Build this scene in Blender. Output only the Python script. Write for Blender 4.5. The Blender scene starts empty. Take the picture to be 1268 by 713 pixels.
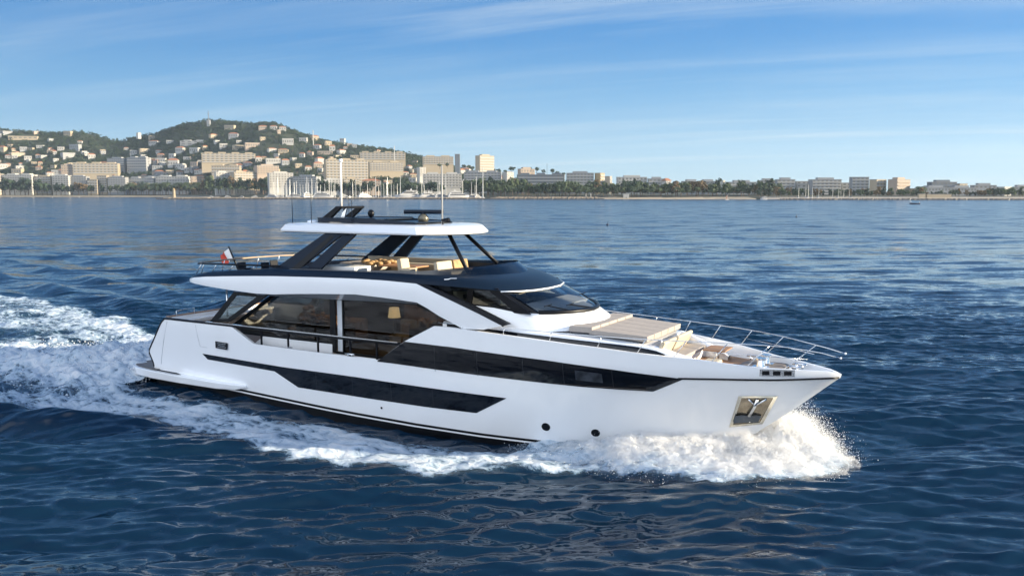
import bpy, bmesh, math, random
import numpy as np
from mathutils import Vector, Matrix
random.seed(7)
S = bpy.context.scene
COL = S.collection
R = math.radians

# ------------------------------------------------------------------ camera, sky, sun, exposure
F, CZ, YH, CX, CY = 1056.8, 8.456, 238.96, 634.0, 356.5      # focal length and horizon in photo pixels, eye height in metres
cd = bpy.data.cameras.new('camera'); cam = bpy.data.objects.new('camera', cd); COL.objects.link(cam)
cd.sensor_width = 36; cd.lens = F / 1268 * 36; cd.clip_start = 0.5; cd.clip_end = 30000
cam.location = (0, 0, CZ); cam.rotation_euler = (R(90) - math.atan((CY - YH) / F), 0, 0)
S.camera = cam

SUN_EL, SUN_AZ = R(14), R(7)          # azimuth measured from +X (right of the picture) towards the viewer
sdir = Vector((math.cos(SUN_EL) * math.cos(SUN_AZ), -math.cos(SUN_EL) * math.sin(SUN_AZ), math.sin(SUN_EL)))
W = bpy.data.worlds.new('World'); S.world = W; W.use_nodes = True
nt = W.node_tree; nt.nodes.clear()
def wn(t, **k):
    n = nt.nodes.new(t)
    for a, b in k.items(): setattr(n, a, b)
    return n
sky = wn('ShaderNodeTexSky', sky_type='NISHITA', sun_disc=False, sun_elevation=SUN_EL, sun_rotation=R(90) + SUN_AZ,
         altitude=0, air_density=0.75, dust_density=0.0, ozone_density=4.0)
tc = wn('ShaderNodeTexCoord'); sep = wn('ShaderNodeSeparateXYZ'); nt.links.new(tc.outputs['Generated'], sep.inputs[0])
def wm(op, a, b=None, clamp=False):
    n = wn('ShaderNodeMath', operation=op, use_clamp=clamp)
    for i, v in enumerate((a, b)):
        if v is None: continue
        if isinstance(v, (int, float)): n.inputs[i].default_value = v
        else: nt.links.new(v, n.inputs[i])
    return n.outputs[0]
zz = wm('ADD', wm('MAXIMUM', sep.outputs[2], 0.0), 0.07)
cmb = wn('ShaderNodeCombineXYZ')
px_, py_ = wm('DIVIDE', sep.outputs[0], zz), wm('DIVIDE', sep.outputs[1], zz)
# thin cirrus drawn out along one direction
nt.links.new(wm('MULTIPLY', wm('ADD', px_, wm('MULTIPLY', py_, -0.45)), 0.34), cmb.inputs[0])
nt.links.new(wm('MULTIPLY', wm('ADD', py_, wm('MULTIPLY', px_, 0.42)), 1.9), cmb.inputs[1])
n1 = wn('ShaderNodeTexNoise'); n1.inputs['Scale'].default_value = 1.0; n1.inputs['Detail'].default_value = 9; n1.inputs['Roughness'].default_value = 0.62
n1.inputs['Distortion'].default_value = 0.5
nt.links.new(cmb.outputs[0], n1.inputs['Vector'])
n2 = wn('ShaderNodeTexNoise'); n2.inputs['Scale'].default_value = 0.25; n2.inputs['Detail'].default_value = 3
nt.links.new(cmb.outputs[0], n2.inputs['Vector'])
mr = wn('ShaderNodeMapRange'); mr.inputs[1].default_value = 0.42; mr.inputs[2].default_value = 0.82
nt.links.new(n1.outputs[0], mr.inputs[0])
mr2 = wn('ShaderNodeMapRange'); mr2.inputs[1].default_value = 0.40; mr2.inputs[2].default_value = 0.62
nt.links.new(n2.outputs[0], mr2.inputs[0])
cl = wm('MULTIPLY', wm('MULTIPLY', mr.outputs[0], mr2.outputs[0]), .64)
up = wm('MAXIMUM', sep.outputs[2], 0.0)
# clear lower sky: pale at the horizon, deep blue above it; the Nishita sky takes over overhead
SKY_K = 0.15
rmp = wn('ShaderNodeValToRGB'); el = rmp.color_ramp.elements
stops = [(0.0, (.53, .74, .88)), (.05, (.35, .62, .86)), (.11, (.18, .48, .83)), (.17, (.075, .345, .77)), (.26, (.055, .285, .71)), (.5, (.06, .24, .58)), (1.0, (.045, .17, .44))]
while len(el) < len(stops): el.new(0.5)
for e, (p, c) in zip(el, stops): e.position = p; e.color = (*c, 1)
nt.links.new(up, rmp.inputs[0])
sc_ = wn('ShaderNodeVectorMath', operation='SCALE'); nt.links.new(rmp.outputs[0], sc_.inputs[0])
side_ = wm('ADD', 1.0, wm('MULTIPLY', sep.outputs[0], 0.22))                 # a little brighter towards the sun
nt.links.new(wm('MULTIPLY', side_, 1.95), sc_.inputs[3 if len(sc_.inputs) > 3 else 1])
low = wn('ShaderNodeMapRange', interpolation_type='SMOOTHSTEP'); low.inputs[1].default_value = .22; low.inputs[2].default_value = .50; low.inputs[3].default_value = .94; low.inputs[4].default_value = .70
nt.links.new(up, low.inputs[0])
mixl = wn('ShaderNodeMix', data_type='RGBA'); nt.links.new(low.outputs[0], mixl.inputs[0]); nt.links.new(sky.outputs[0], mixl.inputs[6]); nt.links.new(sc_.outputs[0], mixl.inputs[7])
mixc = wn('ShaderNodeMix', data_type='RGBA'); mixc.inputs[7].default_value = (1.75, 2.0, 2.15, 1)
# cloud-like glow added to the sky behind the viewer to fill the shaded hull
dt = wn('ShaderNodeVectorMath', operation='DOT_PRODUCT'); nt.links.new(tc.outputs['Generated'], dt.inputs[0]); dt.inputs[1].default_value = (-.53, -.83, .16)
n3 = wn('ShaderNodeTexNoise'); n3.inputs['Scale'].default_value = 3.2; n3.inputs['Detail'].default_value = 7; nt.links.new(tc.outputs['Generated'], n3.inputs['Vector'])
hull_fill = wn('ShaderNodeMapRange', interpolation_type='SMOOTHSTEP'); hull_fill.inputs[1].default_value = .42; hull_fill.inputs[2].default_value = .80
nt.links.new(wm('ADD', dt.outputs['Value'], wm('MULTIPLY', wm('SUBTRACT', n3.outputs[0], .5), .7)), hull_fill.inputs[0])
mixh = wn('ShaderNodeMix', data_type='RGBA'); mixh.inputs[7].default_value = (4.3, 4.65, 5.2, 1); nt.links.new(hull_fill.outputs[0], mixh.inputs[0])
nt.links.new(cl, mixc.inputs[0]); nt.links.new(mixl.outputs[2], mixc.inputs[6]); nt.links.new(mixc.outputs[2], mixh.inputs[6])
bg = wn('ShaderNodeBackground'); bg.inputs[1].default_value = SKY_K
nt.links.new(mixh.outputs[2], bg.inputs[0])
ow = wn('ShaderNodeOutputWorld'); nt.links.new(bg.outputs[0], ow.inputs[0])

sl = bpy.data.lights.new('sun', 'SUN'); so = bpy.data.objects.new('sun', sl); COL.objects.link(so)
sl.energy = 4.9; sl.angle = R(0.6); sl.color = (1.0, 0.85, 0.62)
so.rotation_euler = sdir.to_track_quat('Z', 'Y').to_euler()
vs = S.view_settings; vs.view_transform = 'Standard'; vs.look = 'None'; vs.gamma = 1; vs.exposure = 1.5; vs.use_curve_mapping = False
S.cycles.use_denoising = True
S.cycles.max_bounces = 12; S.cycles.volume_bounces = 4; S.cycles.transparent_max_bounces = 16; S.cycles.caustics_reflective = False; S.cycles.caustics_refractive = False

# ------------------------------------------------------------------ materials
MATS = {}
def pm(name, col, rough=0.5, metal=0.0, var=0.08, scale=3.0, bump=0.0, bscale=20.0, coat=0.0, spec=0.5, detail=4, col2=None, stretch=(1, 1, 1)):
    """procedural principled material: base colour broken up by noise"""
    if name in MATS: return MATS[name]
    m = bpy.data.materials.new(name); m.use_nodes = True; t = m.node_tree; b = t.nodes['Principled BSDF']
    tcn = t.nodes.new('ShaderNodeTexCoord'); mp = t.nodes.new('ShaderNodeMapping'); mp.inputs['Scale'].default_value = stretch
    t.links.new(tcn.outputs['Object'], mp.inputs[0])
    n = t.nodes.new('ShaderNodeTexNoise'); n.inputs['Scale'].default_value = scale; n.inputs['Detail'].default_value = detail
    t.links.new(mp.outputs[0], n.inputs['Vector'])
    rp = t.nodes.new('ShaderNodeMapRange'); rp.inputs[1].default_value = 0.3; rp.inputs[2].default_value = 0.7
    t.links.new(n.outputs[0], rp.inputs[0])
    mx = t.nodes.new('ShaderNodeMix'); mx.data_type = 'RGBA'
    c2 = col2 or tuple(c * (1 + var) for c in col)
    c1 = col if col2 else tuple(c * (1 - var) for c in col)
    mx.inputs[6].default_value = (*c1, 1); mx.inputs[7].default_value = (*c2, 1)
    t.links.new(rp.outputs[0], mx.inputs[0]); t.links.new(mx.outputs[2], b.inputs['Base Color'])
    b.inputs['Roughness'].default_value = rough; b.inputs['Metallic'].default_value = metal
    b.inputs['Coat Weight'].default_value = coat; b.inputs['Specular IOR Level'].default_value = spec
    if bump:
        n2 = t.nodes.new('ShaderNodeTexNoise'); n2.inputs['Scale'].default_value = bscale; n2.inputs['Detail'].default_value = 5
        t.links.new(mp.outputs[0], n2.inputs['Vector'])
        bp = t.nodes.new('ShaderNodeBump'); bp.inputs['Strength'].default_value = bump; bp.inputs['Distance'].default_value = 0.05
        t.links.new(n2.outputs[0], bp.inputs['Height']); t.links.new(bp.outputs[0], b.inputs['Normal'])
    MATS[name] = m; return m
def glassmat(name, tint, refl=0.0, rough=0.02, ior=1.28):
    """thin glazing: tinted see-through mixed with a mirror reflection by Fresnel"""
    m = bpy.data.materials.new(name); m.use_nodes = True; t = m.node_tree; t.nodes.clear()
    o = t.nodes.new('ShaderNodeOutputMaterial'); mx = t.nodes.new('ShaderNodeMixShader')
    tr = t.nodes.new('ShaderNodeBsdfTransparent'); tr.inputs[0].default_value = (*tint, 1)
    gl = t.nodes.new('ShaderNodeBsdfGlossy'); gl.inputs['Roughness'].default_value = rough; gl.inputs[0].default_value = (.9, .92, .95, 1)
    fr = t.nodes.new('ShaderNodeFresnel'); fr.inputs[0].default_value = ior
    ad = t.nodes.new('ShaderNodeMath'); ad.operation = 'ADD'; ad.inputs[1].default_value = refl; ad.use_clamp = True
    tcn = t.nodes.new('ShaderNodeTexCoord'); n = t.nodes.new('ShaderNodeTexNoise'); n.inputs['Scale'].default_value = 0.6
    bp = t.nodes.new('ShaderNodeBump'); bp.inputs['Strength'].default_value = 0.03; bp.inputs['Distance'].default_value = 0.1
    t.links.new(tcn.outputs['Object'], n.inputs['Vector']); t.links.new(n.outputs[0], bp.inputs['Height']); t.links.new(bp.outputs[0], gl.inputs['Normal'])
    t.links.new(fr.outputs[0], ad.inputs[0]); t.links.new(ad.outputs[0], mx.inputs[0])
    t.links.new(tr.outputs[0], mx.inputs[1]); t.links.new(gl.outputs[0], mx.inputs[2]); t.links.new(mx.outputs[0], o.inputs[0])
    MATS[name] = m; return m
def emat(name, col, k):
    m = bpy.data.materials.new(name); m.use_nodes = True; b = m.node_tree.nodes['Principled BSDF']
    b.inputs['Base Color'].default_value = (*col, 1); b.inputs['Emission Color'].default_value = (*col, 1); b.inputs['Emission Strength'].default_value = k
    MATS[name] = m; return m

WHITE = pm('gelcoat_white', (.84, .85, .86), .30, var=.02, scale=.5, coat=.8, detail=7)
DECKW = pm('deck_white', (.74, .74, .72), .5, var=.03, scale=2, bump=.05, bscale=60)
GREYP = pm('gunmetal_paint', (.006, .013, .026), .34, .0, var=.05, scale=.8, coat=.0, spec=.22)
NAVY = pm('navy_paint', (.005, .014, .030), .36, var=.08, spec=.14)
BLACK = pm('black_paint', (.004, .005, .008), .35, var=.1, spec=.18)
BOTTOM = pm('antifouling_black', (.004, .005, .007), .5, var=.25, scale=1.5, spec=.15)
HGLASS = pm('dark_hull_glass', (.003, .004, .007), .035, var=.2, scale=.7, coat=.0, spec=.5)
RGLASS = pm('smoked_glass', (.010, .012, .014), .06, var=.2, scale=.7, spec=.6)
TEAK = pm('teak_planks', (.30, .17, .09), .6, var=.22, scale=7, bump=.1, bscale=30, stretch=(.25, 4, 1))
TEAKG = pm('weathered_teak', (.16, .14, .125), .65, var=.18, scale=6, stretch=(.25, 4, 1))
STEEL = pm('polished_steel', (.72, .73, .74), .14, 1.0, var=.05)
BRASSY = pm('mirror_steel', (.80, .76, .66), .10, 1.0, var=.08, scale=3)
CUSH = pm('taupe_cushion', (.34, .305, .275), .85, var=.05, scale=5, bump=.2, bscale=120)
CREAM = pm('cream_upholstery', (.46, .40, .30), .8, var=.05, scale=5, bump=.15, bscale=90)
TAN = pm('tan_upholstery', (.36, .23, .11), .75, var=.3, scale=9, bump=.3, bscale=40)
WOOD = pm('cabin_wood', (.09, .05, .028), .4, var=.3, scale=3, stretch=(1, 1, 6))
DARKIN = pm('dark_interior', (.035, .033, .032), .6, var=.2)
CURT = pm('pale_curtain', (.62, .66, .70), .8, var=.06, scale=8, stretch=(12, 1, 1))
FRAME = pm('black_frame', (.005, .006, .008), .35, var=.1, spec=.2)
GWING = glassmat('wing_glass', (.66, .74, .74), .05)
GSALON = glassmat('salon_glass', (.38, .38, .36), .02)
GSCREEN = glassmat('windscreen_glass', (.84, .88, .88), .03)
GDARK = glassmat('tinted_fly_screen', (.10, .11, .13), .06)
LAMP = emat('lamp_glow', (1.0, .76, .42), .7)
FILLGLOW = emat('fill_panel_glow', (1.0, .66, .34), 5.0)
RED = pm('flag_red', (.55, .06, .03), .7, var=.1); FLAGW = pm('flag_white', (.8, .78, .75), .7, var=.05)

# ------------------------------------------------------------------ mesh helpers
class MB:
    """collects faces, then links them as one mesh object"""
    def __init__(s): s.v = []; s.f = []
    def add(s, V, Fc):
        k = len(s.v); s.v += [tuple(map(float, p)) for p in V]; s.f += [tuple(i + k for i in q) for q in Fc]; return s
    def grid(s, G, close_u=False, flip=False):
        G = np.asarray(G, float); n, m = G.shape[:2]; Fc = []
        for i in range(n if close_u else n - 1):
            for j in range(m - 1):
                a, b, c, d = i * m + j, ((i + 1) % n) * m + j, ((i + 1) % n) * m + j + 1, i * m + j + 1
                Fc.append((a, d, c, b) if flip else (a, b, c, d))
        return s.add(G.reshape(-1, 3), Fc)
    def box(s, c, d, rz=0, ry=0):
        M = Matrix.Translation(c) @ Matrix.Rotation(rz, 4, 'Z') @ Matrix.Rotation(ry, 4, 'Y')
        V = [M @ Vector((x * d[0] / 2, y * d[1] / 2, z * d[2] / 2)) for x in (-1, 1) for y in (-1, 1) for z in (-1, 1)]
        return s.add(V, [(0, 1, 3, 2), (4, 6, 7, 5), (0, 4, 5, 1), (2, 3, 7, 6), (0, 2, 6, 4), (1, 5, 7, 3)])
    def prism(s, P, off):
        """closed outline P (3D points) swept by vector off"""
        n = len(P); A = [Vector(p) for p in P]; o = Vector(off); V = A + [p + o for p in A]
        return s.add(V, [tuple(range(n - 1, -1, -1)), tuple(range(n, 2 * n))] + [(i, (i + 1) % n, (i + 1) % n + n, i + n) for i in range(n)])
    def tube(s, P, r, n=8):
        P = [Vector(p) for p in P]; rs = r if isinstance(r, (list, tuple)) else [r] * len(P); G = []
        for i, p in enumerate(P):
            t = (P[min(i + 1, len(P) - 1)] - P[max(i - 1, 0)]).normalized()
            a = t.cross(Vector((0, 0, 1))); a = a.normalized() if a.length > 1e-3 else Vector((1, 0, 0)); b = t.cross(a)
            G.append([p + (a * math.cos(2 * math.pi * k / n) + b * math.sin(2 * math.pi * k / n)) * rs[i] for k in range(n)])
        k0 = len(s.v); s.v += [tuple(q) for g in G for q in g]
        for i in range(len(P) - 1):
            for k in range(n): s.f.append((k0 + i * n + k, k0 + i * n + (k + 1) % n, k0 + (i + 1) * n + (k + 1) % n, k0 + (i + 1) * n + k))
        s.f.append(tuple(k0 + k for k in range(n - 1, -1, -1))); s.f.append(tuple(k0 + (len(P) - 1) * n + k for k in range(n)))
        return s
    def ball(s, c, r, n=10):
        G = [[(c[0] + r[0] * math.sin(t) * math.cos(p), c[1] + r[1] * math.sin(t) * math.sin(p), c[2] + r[2] * math.cos(t))
              for t in np.linspace(0.001, math.pi - .001, n)] for p in np.linspace(0, 2 * math.pi, 2 * n, endpoint=False)]
        return s.grid(G, close_u=True)
    def build(s, name, mat, parent=None, smooth=False, bevel=0, auto=None):
        me = bpy.data.meshes.new(name); me.from_pydata(s.v, [], s.f)
        b = bmesh.new(); b.from_mesh(me); bmesh.ops.remove_doubles(b, verts=b.verts, dist=1e-5); bmesh.ops.recalc_face_normals(b, faces=b.faces); b.to_mesh(me); b.free()
        me.materials.append(mat); o = bpy.data.objects.new(name, me); COL.objects.link(o)
        if parent: o.parent = parent
        if smooth:
            me.polygons.foreach_set('use_smooth', [True] * len(me.polygons))
            if auto is not None:
                me.set_sharp_from_angle(angle=R(auto))
        if bevel:
            md = o.modifiers.new('bevel', 'BEVEL'); md.width = bevel; md.segments = 2; md.limit_method = 'ANGLE'; md.angle_limit = R(35)
        return o
def npmesh(name, V, Fc, mat, parent=None, smooth=True, attrs=None):
    """fast mesh from numpy arrays (all faces the same size)"""
    me = bpy.data.meshes.new(name); V = np.asarray(V, np.float32); Fc = np.asarray(Fc, np.int32); k = Fc.shape[1]
    me.vertices.add(len(V)); me.vertices.foreach_set('co', V.ravel())
    me.loops.add(Fc.size); me.loops.foreach_set('vertex_index', Fc.ravel())
    me.polygons.add(len(Fc)); me.polygons.foreach_set('loop_start', np.arange(0, Fc.size, k, dtype=np.int32))
    me.update(calc_edges=True); me.polygons.foreach_set('use_smooth', np.full(len(Fc), smooth))
    for n, a in (attrs or {}).items():
        at = me.attributes.new(n, 'FLOAT', 'POINT'); at.data.foreach_set('value', np.asarray(a, np.float32))
    me.materials.append(mat); o = bpy.data.objects.new(name, me); COL.objects.link(o)
    if parent: o.parent = parent
    return o
def empty(name, loc=(0, 0, 0), rz=0):
    o = bpy.data.objects.new(name, None); COL.objects.link(o); o.location = loc; o.rotation_euler = (0, 0, rz); return o
def tag(o, label=None, cat=None, group=None, kind=None):
    for k, v in (('label', label), ('category', cat), ('group', group), ('kind', kind)):
        if v: o[k] = v
    return o
def lerp(x, T): T = np.asarray(T, float); return np.interp(x, T[:, 0], T[:, 1])

# smooth random field made of a few sines (for shapes, not for colours)
def wob(x, y, seed, sc, n=7):
    r = np.random.default_rng(seed); out = 0
    for i in range(n):
        a = r.uniform(0, 6.28); k = sc * r.uniform(.6, 1.9); out = out + np.sin((x * np.cos(a) + y * np.sin(a)) * k + r.uniform(0, 6.28))
    return out / math.sqrt(n)

# ------------------------------------------------------------------ where the yacht lies
TH = R(30.03); AXv = np.array([math.cos(TH), -math.sin(TH)]); PTv = np.array([math.sin(TH), math.cos(TH)])
YO = np.array([-7.328, 35.74]) - 10 * AXv
def to_yacht(x, y): dx, dy = x - YO[0], y - YO[1]; return dx * AXv[0] + dy * AXv[1], dx * PTv[0] + dy * PTv[1]

# ------------------------------------------------------------------ hull form (x forward from the platform, y to port, z up)
BS = [(-1, 2.9), (0, 3.0), (2, 3.15), (5, 3.25), (16, 3.25), (17.5, 3.21), (19, 3.14), (20.5, 3.0), (22, 2.82), (23.2, 2.62), (24.4, 2.36), (25.5, 2.06),
      (26.5, 1.74), (27.4, 1.40), (28.2, 1.06), (29, .68), (29.6, .35), (30.0, .12), (30.12, .0)]
G0 = [(0, .97), (.3, 1), (.5, 1), (.6, .965), (.7, .86), (.78, .72), (.86, .50), (.93, .27), (1, 0)]
XST = [(-1.6, 24.2), (-.8, 25.6), (0, 26.65), (1.0, 27.9), (1.69, 28.77), (2.8, 30.03), (2.86, 30.12), (9, 30.12)]
XA = [(-2, 2.3), (.6, 1.95), (1.0, 1.90), (1.5, 1.65), (2.0, 2.05), (2.87, 2.72), (3.2, 3.15), (9, 3.15)]
def bs(x): return lerp(x, BS)
def hb(x, z):
    xs = lerp(z, XST); u = np.clip(x / xs, 0, 1)
    top = bs(u * 30.12); low = 3.02 * lerp(u, G0)
    s = np.clip(1 - (z - 0.0) / 2.75, 0, 1.0) ** 1.15
    b = top * (1 - s) + low * s
    b = np.where(z < -.35, b * np.clip(1 + (z + .35) / 1.1, 0.0, 1), b)
    return np.where(x >= xs, 0, b)

# ------------------------------------------------------------------ the sea surface
def wake_height(xl, yl):
    """how the running boat lifts and lowers the water (yacht coordinates)"""
    a = np.abs(yl); h = -.25 * np.exp(-((xl - 16.5) / 5.5) ** 2) * np.exp(-((a - 3.4) / 1.7) ** 2)
    h = h + .16 * np.exp(-((xl - 5.5) / 4) ** 2) * np.exp(-((a - 3.2) / 1.6) ** 2)
    h = h + .34 * np.exp(-((xl - 25.5) / 2.6) ** 2) * np.exp(-((a - 2.5) / 1.5) ** 2)
    # starboard stern wave: crest and the trough outside it
    c = 7.0 + np.clip(9.5 - xl, 0, 80) * .27 + .3 * np.sin(xl * .5); d = -yl - c
    g = np.clip((8.5 - xl) / 4.5, 0, 1) * np.exp(-np.clip(-xl, 0, 99) / 40)
    h = h + g * (.50 * np.exp(-(d / .75) ** 2) - .48 * np.exp(-((d - 1.9) / 1.15) ** 2) - .10 * np.exp(-((d + 2.2) / 1.2) ** 2))
    # port stern waves
    for k, (o, am) in enumerate(((8.5, .42), (12.5, .36), (17.0, .28))):
        d = yl - (o + np.clip(2 - xl, 0, 99) * (.22 + .05 * k)); g = np.clip((6 - xl) / 8, 0, 1) * (.55 + .45 * np.sin(xl * .45 + k * 2))
        h = h + g * am * (np.exp(-(d / 1.0) ** 2) - .7 * np.exp(-((d + 2.0) / 1.3) ** 2))
    # mound thrown up by the propellers
    st = np.clip((2.2 - xl) / 2.0, 0, 1)
    h = h + st * (.75 * np.exp(-((xl + 2.0) / 3.2) ** 2) * np.exp(-((yl + 1.2) / 2.6) ** 2) + .55 * np.exp(-((xl + 8) / 6) ** 2) * np.exp(-((yl + 3.2) / 1.6) ** 2))
    tur = st * np.exp(-np.clip(-xl, 0, 99) / 45) * np.clip(1.15 - np.abs(yl + .02 * xl) / (8 - xl * .06), 0, 1)
    h = h + tur * (.13 * wob(xl, yl, 5, 1.5) + .07 * wob(xl, yl, 6, 3.4))
    band = foam_mask(xl, yl, soft=True)
    return h + band * (.05 * wob(xl, yl, 8, 2.6) + .035 * wob(xl, yl, 9, 5.0))
EDGE = [(-70, 24), (-40, 19), (-20, 14.5), (-8, 11.3), (1, 9.1), (4.6, 8.0), (7, 7.7), (10.8, 7.8), (13.6, 8.2), (16.4, 7.8), (19.5, 6.7), (21.4, 5.4), (24.5, 4.7), (26.8, 4.3), (28.5, 3.0), (29.6, 2.0), (30.4, .5)]
PORT = [(-70, 19), (-40, 13.5), (-29, 11.8), (-22, 10.6), (-14.6, 8.4), (-11, 6.8), (2, 3.6), (8, 4.8), (16, 5.2), (22, 4.6), (26, 4.6), (28.5, 3.4), (29.6, 2.0), (30.4, .5)]
def sstep(a, b, x): t = np.clip((x - a) / (b - a), 0, 1); return t * t * (3 - 2 * t)
def foam_mask(xl, yl, soft=False):
    E = lerp(xl, EDGE) + .35 * wob(xl, yl, 21, 1.1) + .18 * wob(xl, yl, 22, 2.7); P = lerp(xl, PORT) + .4 * wob(xl, yl, 23, .9)
    side = np.where(yl < 0, -yl, yl); lim = np.where(yl < 0, E, P)
    m = sstep(-.1, .8, lim - side) * sstep(31, 29.5, xl)
    if soft: return m
    # beside the hull, dark slick water between the foam and the topsides
    gap_o = 3.30 + .45 * sstep(20, 17, xl) + .35 * sstep(17, 6, xl); gap = sstep(gap_o - .35, gap_o + .9, side + .25 * wob(xl, yl, 24, 1.6))
    gap = np.where((xl < 20.5) & (xl > 1.5) & (yl < 0), gap, 1)
    dens = .95 + .05 * sstep(15, 22, xl) + .10 * wob(xl, yl, 25, .55) + .06 * wob(xl, yl, 26, 1.7)
    dens = np.where(yl < 0, dens, dens - .05)
    # aft of the transom
    aft = sstep(2.5, 0, xl); far = np.exp(-np.clip(-xl, 0, 99) / 60)
    rid = .32 * np.exp(-((yl + 3.0 + .05 * xl) / 2.2) ** 2) + .30 * np.exp(-((yl - lerp(xl, PORT) + 1.8) / 1.9) ** 2) + .25 * np.exp(-((xl + 1) / 4.0) ** 2) * (side < 5)
    dens = dens + aft * (rid * far - .26 - .10 * (1 - far))
    # behind the starboard stern crest the foam thins out in streaks
    return np.clip(m * gap * dens, 0, 1)

rw = np.random.default_rng(11); NW = 120
WL = np.exp(rw.uniform(math.log(.38), math.log(9.0), NW)); WD = R(-84) + rw.normal(0, .34, NW) ; WP = rw.uniform(0, 6.28, NW)
WL[:3] = (17, 22, 14); WD[:3] = R(-80), R(-100), R(-66)
WA = .0066 * WL ** .86 * rw.uniform(.5, 1.3, NW) * np.where(WL < 1.5, 1.25, np.where(WL < 3.2, .85, .66)) / 1.25
def sea_z(x, y, spacing=None):
    z = np.zeros_like(x); k = 2 * np.pi / WL
    gust = 1 + .35 * wob(x, y, 31, .035)
    for i in range(NW):
        a = WA[i]
        s = np.sin((x * math.cos(WD[i]) + y * math.sin(WD[i])) * k[i] + WP[i])
        s = s + .18 * (s * s - .5)
        if spacing is not None: a = a * np.clip((WL[i] / spacing - 2.5) / 3.0, 0, 1)
        z = z + a * s
    xl, yl = to_yacht(x, y); near = (np.abs(xl) < 75) & (np.abs(yl) < 45)
    calm = np.ones_like(x)
    w = np.zeros_like(x)
    if near.any():
        w[near] = wake_height(xl[near], yl[near]); calm[near] = 1 - .45 * foam_mask(xl[near], yl[near], True)
    return z * gust * calm * .92 + w

def axis(lo, hi, d, g, far_lo, far_hi):
    a = list(np.arange(lo, hi, d)); s = d
    while a[-1] < far_hi: s *= g; a.append(a[-1] + s)
    s = d; b = [a[0]]
    while b[-1] > far_lo: s *= g; b.append(b[-1] - s)
    return np.array(b[:0:-1] + a)
gx = axis(-34, 34, .115, 1.032, -7000, 7000); gy = axis(10, 62, .08, 1.02, -200, 7000)
X, Y = np.meshgrid(gx, gy); sx = np.gradient(gx)[None, :] + 0 * Y; sy = np.gradient(gy)[:, None] + 0 * X
Z = sea_z(X.ravel(), Y.ravel(), np.maximum(sx * .75, sy).ravel())
far = np.hypot(X, Y).ravel(); Z *= np.clip((1100 - far) / 500, 0, 1)
def sea_material():
    m = bpy.data.materials.new('sea_water'); m.use_nodes = True; t = m.node_tree; b = t.nodes['Principled BSDF']
    b.inputs['Base Color'].default_value = (.0035, .017, .038, 1); b.inputs['Roughness'].default_value = .05; b.inputs['IOR'].default_value = 1.333
    b.inputs['Specular IOR Level'].default_value = .45
    tcn = t.nodes.new('ShaderNodeTexCoord'); g = t.nodes.new('ShaderNodeNewGeometry'); prev = g.outputs['Normal']
    # small wavelets: fields of random surface slope laid over the modelled waves
    for sc, sxk, syk, det, st in ((.28, .16, .46, 4, (.40, 1, 1)), (1.7, .10, .18, 3, (.55, 1, 1)), (6.5, .08, .10, 2, (.7, 1, 1))):
        mp = t.nodes.new('ShaderNodeMapping'); mp.inputs['Scale'].default_value = st; mp.inputs['Rotation'].default_value = (0, 0, R(6))
        t.links.new(tcn.outputs['Object'], mp.inputs[0])
        n = t.nodes.new('ShaderNodeTexNoise'); n.inputs['Scale'].default_value = sc; n.inputs['Detail'].default_value = det; n.inputs['Roughness'].default_value = .5
        t.links.new(mp.outputs[0], n.inputs['Vector'])
        sb = t.nodes.new('ShaderNodeVectorMath'); sb.operation = 'SUBTRACT'; sb.inputs[1].default_value = (.5, .5, .5); t.links.new(n.outputs['Color'], sb.inputs[0])
        ml = t.nodes.new('ShaderNodeVectorMath'); ml.operation = 'MULTIPLY'; ml.inputs[1].default_value = (sxk * 2, syk * 2, 0); t.links.new(sb.outputs[0], ml.inputs[0])
        ad = t.nodes.new('ShaderNodeVectorMath'); ad.operation = 'ADD'; t.links.new(prev, ad.inputs[0]); t.links.new(ml.outputs[0], ad.inputs[1]); prev = ad.outputs[0]
    prev = t.nodes.new('ShaderNodeVectorMath'); prev.operation = 'NORMALIZE'; t.links.new(ad.outputs[0], prev.inputs[0])
    t.links.new(prev.outputs[0], b.inputs['Normal'])
    # out on the open bay, where the mesh no longer carries the short chop, it becomes roughness
    sp = t.nodes.new('ShaderNodeSeparateXYZ'); t.links.new(tcn.outputs['Object'], sp.inputs[0])
    rm = t.nodes.new('ShaderNodeMapRange'); rm.interpolation_type = 'SMOOTHSTEP'; rm.inputs[1].default_value = 35; rm.inputs[2].default_value = 240; rm.inputs[3].default_value = .05; rm.inputs[4].default_value = .17
    t.links.new(sp.outputs[1], rm.inputs[0]); t.links.new(rm.outputs[0], b.inputs['Roughness'])
    return m
nx, ny = len(gx), len(gy)
I = (np.arange(ny - 1)[:, None] * nx + np.arange(nx - 1)[None, :]).ravel()
sea = npmesh('water', np.stack([X.ravel(), Y.ravel(), Z], 1), np.stack([I, I + 1, I + nx + 1, I + nx], 1), sea_material())
tag(sea, kind='structure')

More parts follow.
